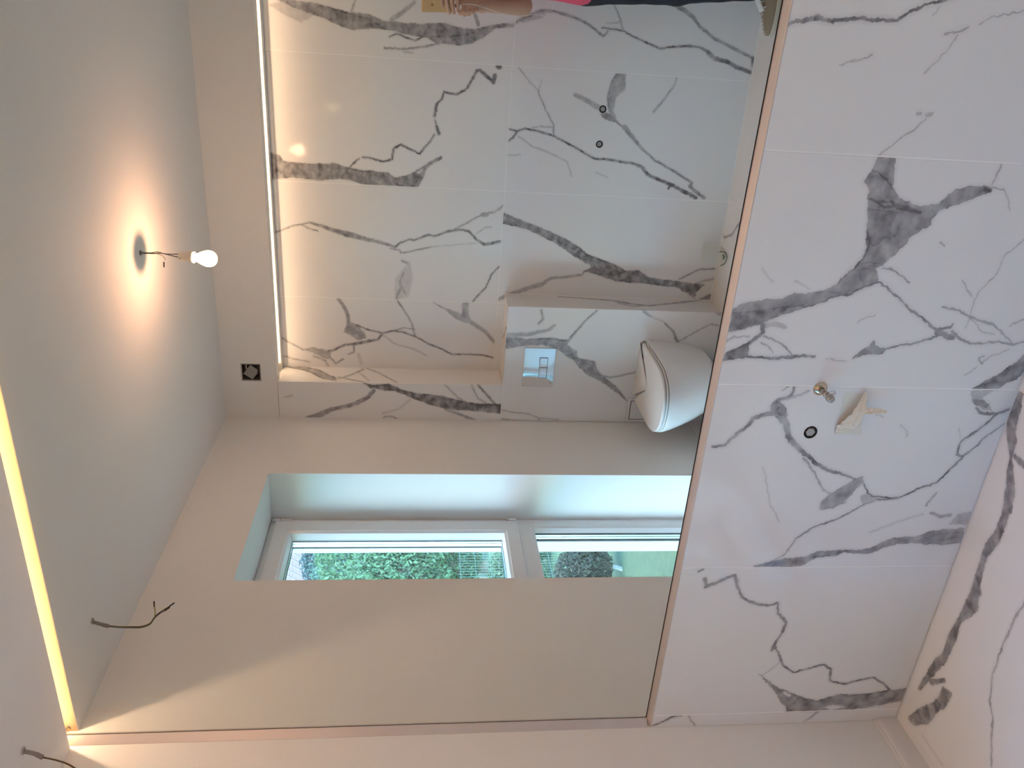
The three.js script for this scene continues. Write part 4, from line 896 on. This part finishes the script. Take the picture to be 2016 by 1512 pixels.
  const headField = (x, y, z) => {
    const [a, b, c] = inHead(x, y, z);
    let v = smin(ell(a, b, c, [0, 0.025, -0.012], [0.074, 0.092, 0.092]), ell(a, b, c, [0, -0.045, 0.022], [0.056, 0.070, 0.066]), 0.04);
    v = smin(v, ell(a, b, c, [0, -0.092, 0.058], [0.024, 0.018, 0.020]), 0.025);                       // chin
    v = smin(v, cap(a, b, c, [0, 0.006, 0.080], [0, -0.034, 0.102], 0.008, 0.0125), 0.014);            // nose
    for (const s of [-1, 1]) {
      v = smin(v, ell(a, b, c, [s * 0.012, -0.038, 0.094], [0.008, 0.007, 0.009]), 0.008);             // nostrils' wings
      v = Math.max(v, -ell(a, b, c, [s * 0.032, 0.004, 0.092], [0.019, 0.012, 0.016]) * 0.7);          // eye sockets
      v = smin(v, ell(a, b, c, [s * 0.031, 0.003, 0.073], [0.0125, 0.0125, 0.0125]), 0.003);           // eyeballs
      v = smin(v, cap(a, b, c, [s * 0.014, 0.025, 0.083], [s * 0.048, 0.027, 0.066], 0.007, 0.005), 0.010); // brows
      v = smin(v, ell(a, b, c, [s * 0.074, -0.006, -0.006], [0.009, 0.030, 0.018]), 0.008);            // ears
    }
    v = smin(v, ell(a, b, c, [0, -0.062, 0.082], [0.023, 0.0055, 0.010]), 0.005); v = smin(v, ell(a, b, c, [0, -0.073, 0.080], [0.020, 0.0062, 0.010]), 0.005); // lips
    v = smin(v, cap(x, y, z, NECK, [2.27, 1.53, 2.055], 0.054, 0.050), 0.03);
    return v;
  };
  const bounds = (pts, m) => [[0, 1, 2].map((k) => Math.min(...pts.map((p) => p[k])) - m), [0, 1, 2].map((k) => Math.max(...pts.map((p) => p[k])) + m)];
  const body = skin(bodyField, [2.0, 0.04, 1.72], [2.56, 1.56, 2.285], 0.012);
  const hb = bounds([...rFingers.flat(), ...rThumb, ...rPalm, RW], 0.03), lb = bounds([...lFingers.flat(), ...lThumb, LW, hold(-0.045, -0.36, -0.06)], 0.045);
  const bodyMesh = obj('body', [body, skin(rightHand, ...hb, 0.0032), skin(leftHand, ...lb, 0.0032), skin(headField, [2.12, 1.44, 1.90], [2.40, 1.75, 2.19], 0.005)], skinTone, person);
  const sh = V(-0.7071, 0, -0.7071);
  const shirtField = (x, y, z) => {
    let v = Math.max(torso(x, y, z, 0.013 + 0.004 * noise.noise(x * 14, y * 9, z * 14)), 0.90 - y);
    for (const [S, E] of [[LS, LE], [RS, RE]]) { const t = ((x - S[0]) * (E[0] - S[0]) + (y - S[1]) * (E[1] - S[1]) + (z - S[2]) * (E[2] - S[2])) / ((E[0] - S[0]) ** 2 + (E[1] - S[1]) ** 2 + (E[2] - S[2]) ** 2); v = smin(v, Math.max(cap(x, y, z, S, E, 0.062, 0.058), (t - 0.62) * 0.3), 0.03); }
    return Math.max(v, -(Math.hypot(x - 2.272, y - 1.475, z - 2.045) - 0.072));
  };
  obj('pink_top', skin(shirtField, [2.0, 0.86, 1.76], [2.58, 1.50, 2.287], 0.010), mat([0.78, 0.10, 0.17], 0.85), person);
  const trouserField = (x, y, z) => Math.max(smin(legs(x, y, z, 0.013 + 0.004 * noise.noise(x * 20, y * 12, z * 20)), Math.max(torso(x, y, z, 0.008), y - 0.99), 0.03), 0.105 - y);
  obj('trousers', skin(trouserField, [2.05, 0.08, 1.84], [2.52, 1.02, 2.287], 0.010), mat([0.018, 0.021, 0.032], 0.9), person);
  const hairField = (x, y, z) => {
    const [a, b, c] = inHead(x, y, z);
    let v = Math.max(ell(a, b, c, [0, 0.030, -0.022], [0.090, 0.106, 0.100]), Math.min(c - 0.058 + 0.4 * Math.abs(a), 0.052 - b + 0.3 * c));
    v = smin(v, Math.max(ell(a, b, c, [0, -0.07, -0.062], [0.092, 0.150, 0.046]), c + 0.0), 0.02);
    return v + 0.004 * noise.noise(a * 110, b * 18, c * 110);
  };
  obj('hair', skin(hairField, [2.10, 1.36, 1.88], [2.42, 1.76, 2.22], 0.006), mat([0.045, 0.025, 0.015], 0.6), person);
  // trainers
  const canvasTone = mat([0.34, 0.27, 0.19], 0.8), lace = mat([0.74, 0.75, 0.72], 0.7), soleTone = mat([0.70, 0.66, 0.56], 0.6), glitter = mat([0.80, 0.82, 0.80], 0.2, { metalness: 0.6 });
  const shoe = (A, toe) => {
    const shoe = new THREE.Group(); shoe.name = person.children.some((c) => c.name === 'shoe') ? 'shoe_001' : 'shoe'; person.add(shoe);
    const d = V(toe[0] - A[0], 0, toe[1] - A[2]).normalize(), w = V(-d.z, 0, d.x);
    shoe.position.set(A[0], 0, A[2]); shoe.rotation.y = Math.atan2(d.x, d.z);
    const L = Math.hypot(toe[0] - A[0], toe[1] - A[2]); // toe along +z, heel at -0.07
    const half = (z) => { const t = (z + 0.07) / (L + 0.07); return 0.047 * Math.pow(Math.max(0, Math.sin(Math.PI * Math.min(1, 0.06 + t * 0.94))), 0.42) * (0.80 + 0.28 * t); };
    const up = (x, y, z) => { const t = clamp((z + 0.07) / (L + 0.07), 0, 1), top = lerp(0.112, 0.036, Math.pow(clamp((t - 0.22) / 0.78, 0, 1), 0.75)); const hw = half(clamp(z, -0.069, L - 0.0005)); return Math.max(Math.hypot(x / hw, Math.max(0, y - 0.014) / (top - 0.014)) - 1, -0.07 - z, z - L) * Math.min(hw, 0.03); };
    obj('upper', skin(up, [-0.06, 0.0145, -0.085], [0.06, 0.13, L + 0.015], 0.005), canvasTone, shoe);
    const s = new THREE.Shape(), n = 40; for (let i = 0; i <= n; i++) { const z = -0.071 + (L + 0.073) * (i / n); s.lineTo(half(clamp(z, -0.069, L)) + 0.003, z); } for (let i = n; i >= 0; i--) { const z = -0.071 + (L + 0.073) * (i / n); s.lineTo(-half(clamp(z, -0.069, L)) - 0.003, z); }
    obj('sole', new THREE.ExtrudeGeometry(s, { depth: 0.013, bevelEnabled: true, bevelSize: 0.002, bevelThickness: 0.002, bevelSegments: 2 }).rotateX(Math.PI / 2).translate(0, 0.0155, 0), soleTone, shoe);
    obj('tongue', rbox(-0.024, 0.024, -0.003, 0.006, -0.045, 0.045, 0.003).rotateX(R(34)).translate(0, 0.088, L * 0.30), lace, shoe);
    for (let i = 0; i < 4; i++) { const z = L * (0.18 + 0.11 * i), y = 0.103 - 0.0155 * i; obj('lace', tube([[-0.030, y - 0.012, z], [0, y + 0.004, z + 0.006], [0.030, y - 0.012, z]], 0.0032, 14, 6), lace, shoe); }
    for (const q of [-1, 1]) obj('lace', tube([[0, 0.106, L * 0.17], [q * 0.030, 0.112, L * 0.15], [q * 0.052, 0.090, L * 0.19], [q * 0.044, 0.072, L * 0.24], [q * 0.018, 0.094, L * 0.19]], 0.0032, 30, 6), lace, shoe);
    const bits = []; for (let i = 0; i < 26; i++) { const z = L * (0.52 + 0.44 * (i / 26)), x = 0.012 * Math.sin(i * 1.3) - 0.008; bits.push(new THREE.SphereGeometry(0.0028, 6, 5).scale(1.3, 0.6, 1).translate(x, lerp(0.072, 0.040, i / 26), z)); }
    obj('sequins', bits, glitter, shoe).userData.kind = 'stuff';
    return shoe;
  };
  shoe(LA, [2.062, 2.148]); shoe(RA, [2.195, 1.915]);
}

// ------------------------------------------------------------------ outside the window
const garden = struct('ground');
const GY = -0.42;
const lawnTex = dataTexture(512, 512, (i, j) => { const v = 0.5 + 0.5 * fbm(i / 7, j / 7, 4, 3), w = 0.5 + 0.5 * fbm(i / 70, j / 70, 8, 3); return [52 + 34 * v + 24 * w, 66 + 36 * v + 14 * w, 44 + 26 * v]; });
lawnTex.repeat.set(30, 30);
obj('lawn', new THREE.PlaneGeometry(120, 120, 1, 1).rotateX(-Math.PI / 2).translate(-40, GY, 20), mat(0xffffff, 1, { map: lawnTex }), garden);
function leafShape(len, wid) { const g = new THREE.PlaneGeometry(wid, len, 2, 2), p = g.attributes.position; for (let i = 0; i < p.count; i++) { const y = p.getY(i) / len + 0.5; p.setX(i, p.getX(i) * (y < 0.1 || y > 0.9 ? 0.25 : 1)); p.setZ(i, Math.abs(p.getX(i)) * 0.35 - 0.12 * len * (y - 0.5) ** 2); } g.computeVertexNormals(); return g; }
function foliage(parent, blobs, n, leaf, material, tint, droop = 0) {
  const m = new THREE.InstancedMesh(leaf, material, n); m.name = 'foliage'; m.userData.kind = 'stuff'; m.castShadow = m.receiveShadow = true;
  const M = new THREE.Matrix4(), q = new THREE.Quaternion(), c = new THREE.Color(), total = blobs.reduce((s, b) => s + b[3] ** 2, 0);
  let k = 0;
  blobs.forEach((b, bi) => { const cnt = bi === blobs.length - 1 ? n - k : Math.round(n * b[3] ** 2 / total); for (let i = 0; i < cnt && k < n; i++, k++) {
    const th = 6.283 * rnd(), z = 2 * rnd() - 1, rr = b[3] * (0.72 + 0.34 * Math.pow(rnd(), 0.6)), s = Math.sqrt(1 - z * z);
    const wob = 1 + 0.25 * fbm(b[0] + s * Math.cos(th) * 2.2, b[1] + z * 2.2, b[2] + s * Math.sin(th) * 2.2, 2);
    q.setFromEuler(new THREE.Euler((rnd() - 0.5) * 2.4 - droop, 6.283 * rnd(), (rnd() - 0.5) * 2.4));
    const sc = 0.7 + 0.7 * rnd();
    M.compose(V(b[0] + rr * wob * s * Math.cos(th), b[1] + rr * wob * z * (b[4] ?? 1), b[2] + rr * wob * s * Math.sin(th)), q, V(sc, sc, sc));
    m.setMatrixAt(k, M); const g = 0.75 + 0.5 * rnd(); m.setColorAt(k, c.setRGB(tint[0] * g, tint[1] * g * (0.9 + 0.2 * rnd()), tint[2] * g));
  } });
  parent.add(m);
}
const leafMat = () => mat(0xffffff, 0.8, { transmission: 0.35, thickness: 0, ior: 1.3, side: THREE.DoubleSide });
const bark = mat([0.16, 0.12, 0.09], 0.9), paleBark = mat([0.30, 0.28, 0.26], 0.9);
function tree(name, label, cat, x, z, trunkH, trunkR, blobs, n, leafLen, tint, barkMat = bark) {
  const s = thing(name, label, cat, [x, GY, z]);
  const lean = [[0, -0.05, 0], [0.04, trunkH * 0.5, 0.02], [0.0, trunkH, 0.05]];
  obj('trunk', [new THREE.TubeGeometry(curve(lean), 16, trunkR, 10), ...blobs.slice(0, 5).map((b) => tube([[0, trunkH * 0.8, 0.03], [b[0] * 0.5, (trunkH + b[1]) / 2, b[2] * 0.5], [b[0], b[1], b[2]]], trunkR * 0.4, 10, 6))], barkMat, s);
  foliage(s, blobs, n, leafShape(leafLen, leafLen * 0.5), leafMat(), tint);
  return s;
}
// along the sight line through the window z = -1.867 - 1.262 (x - 2.117)
const alongZ = (x, off = 0) => -1.867 - 1.262 * (x - 2.117) + off;
tree('leafy_tree', 'large bright green leafy tree in the garden beyond the wire fence', 'tree', -8.2, alongZ(-8.2), 1.3, 0.13, [[0, 1.9, 0, 1.15], [0.7, 2.3, -0.9, 0.9], [-0.6, 2.5, 0.8, 0.95], [0.2, 3.0, 0.1, 0.95], [0.9, 1.6, 0.9, 0.8], [-0.6, 1.4, -0.9, 0.8]], 34000, 0.075, [0.085, 0.135, 0.065]);
tree('leafy_tree', 'darker grey-green tree standing behind the bright leafy tree', 'tree', -12.5, alongZ(-12.5, -0.6), 1.6, 0.16, [[0, 2.6, 0, 1.7], [0.9, 3.0, 0.9, 1.3], [-0.9, 3.1, -0.8, 1.3], [0, 3.6, 0, 1.2], [0.2, 1.7, 0.5, 1.3]], 26000, 0.11, [0.062, 0.095, 0.070]);
tree('dark_tree', 'tall dark bluish tree beside the red roofed house', 'tree', -16.5, alongZ(-16.5, 0.2), 2.2, 0.18, [[0, 3.2, 0, 1.5], [0, 4.3, 0.1, 1.25], [0.2, 5.1, 0, 0.9], [0.5, 2.6, 0.9, 1.1], [-0.5, 2.7, -0.9, 1.1]], 26000, 0.11, [0.045, 0.060, 0.058]);
tree('shrub', 'dry brownish feathery shrub with a pale stem on the lawn', 'shrub', -2.9, alongZ(-2.9, -0.05), 0.2, 0.022, [[0, 0.44, 0, 0.22], [0.10, 0.36, 0.16, 0.18], [-0.10, 0.40, -0.16, 0.18], [0, 0.30, 0.05, 0.2]], 9000, 0.036, [0.105, 0.090, 0.060], paleBark);
tree('shrub', 'low green bush at the foot of the wire fence', 'shrub', -5.6, alongZ(-5.6, -0.3), 0.3, 0.03, [[0, 0.5, 0, 0.42], [0.3, 0.4, 0.5, 0.38], [-0.2, 0.4, -0.5, 0.38], [0.1, 0.6, 0.1, 0.35]], 9000, 0.05, [0.10, 0.125, 0.065]);
{ // fence of thin wires
  const s = thing('wire_fence', 'thin wire mesh fence crossing the garden beyond the lawn', 'fence', [-4.6, GY, 0]);
  const wire = mat([0.10, 0.14, 0.11], 0.6), vert = [], hor = [];
  for (let z = 3.2; z < 10.0; z += 0.055) vert.push(new THREE.CylinderGeometry(0.0022, 0.0022, 1.45, 5, 1, true).translate(0, 0.75, z));
  for (let y = 0.05; y < 1.48; y += 0.20) hor.push(new THREE.CylinderGeometry(0.003, 0.003, 6.8, 5, 1, true).rotateX(Math.PI / 2).translate(0.004, y, 6.6));
  obj('wire', [...vert, ...hor], wire, s).userData.kind = 'stuff';
  for (let z = 3.2; z < 10.1; z += 2.25) obj('post', rbox(-0.03, 0.03, -0.1, 1.52, z - 0.02, z + 0.02, 0.004, 2), wire, s);
}
{ // house with the red roof
  const hx = -26, hz = alongZ(-26, 0), s = thing('house', 'house with a red-brown tiled roof and pale walls behind the trees', 'house', [hx, GY, hz]);
  s.rotation.y = R(72);
  const tile = mat([0.125, 0.080, 0.072], 0.85), wall = mat([0.26, 0.27, 0.27], 0.9);
  obj('wall', box(-4.5, 4.5, 0, 6.6, -5, 5), wall, s);
  // roof slope facing the garden, built of overlapping courses
  const course = []; const n = 22, half = 5.3, rise = 4.2, run = 5.4;
  for (let i = 0; i < n; i++) { const t0 = i / n, t1 = (i + 1) / n, x0 = run * (1 - t0), x1 = run * (1 - t1), y0 = 6.45 + rise * t0, y1 = 6.45 + rise * t1; for (const q of [1, -1]) { const g = new THREE.BufferGeometry(), L = half; const P = [[q * (x0 + 0.06), y0, -L], [q * (x0 + 0.06), y0, L], [q * x1, y1 + 0.0, L], [q * x1, y1, -L]], U = [[q * (x0 + 0.06), y0 - 0.07, -L], [q * (x0 + 0.06), y0 - 0.07, L]]; const pos = []; const f = (...w) => { for (const k of [0, 1, 2, 0, 2, 3]) pos.push(...w[k]); }; f(P[0], P[1], P[2], P[3]); f(U[0], U[1], P[1], P[0]); g.setAttribute('position', new THREE.Float32BufferAttribute(pos, 3)); g.computeVertexNormals(); course.push(g); } }
  obj('roof', course, tile, s);
  const ribs = []; for (let z = -5.2; z <= 5.2; z += 0.32) for (const q of [1, -1]) { const len = Math.hypot(run, rise); ribs.push(new THREE.CylinderGeometry(0.055, 0.055, len, 6, 1, true).rotateZ(q * Math.atan2(run, rise)).translate(q * run / 2, 6.45 + rise / 2 + 0.03, z)); }
  obj('roof_rib', ribs, tile, s).userData.kind = 'stuff';
  const tin = mat([0.35, 0.30, 0.28], 0.5);
  for (const x of [5.5, -5.5]) obj('gutter', new THREE.CylinderGeometry(0.08, 0.08, 10.6, 10).rotateX(Math.PI / 2).translate(x, 6.36, 0), tin, s);
  for (const z of [-4.95, 4.95]) { const g = new THREE.BufferGeometry(); g.setAttribute('position', new THREE.Float32BufferAttribute([-4.5, 6.55, z, 4.5, 6.55, z, 0, 10.4, z], 3)); g.computeVertexNormals(); obj('gable', g, wall, s); }
  for (const z of [-3, 0, 3]) { const w = obj('window', rbox(4.48, 4.56, 3.6, 5.0, z - 0.6, z + 0.6, 0.02, 1), upvc, s); obj('pane', box(4.562, 4.57, 3.7, 4.9, z - 0.52, z + 0.52), mat([0.05, 0.06, 0.07], 0.05), w); }
  obj('vent_pipe', new THREE.CylinderGeometry(0.09, 0.12, 1.6, 12).translate(3.2, 9.0, 2.6), mat([0.40, 0.22, 0.13], 0.7), s);
}

renderer.render(scene, camera);
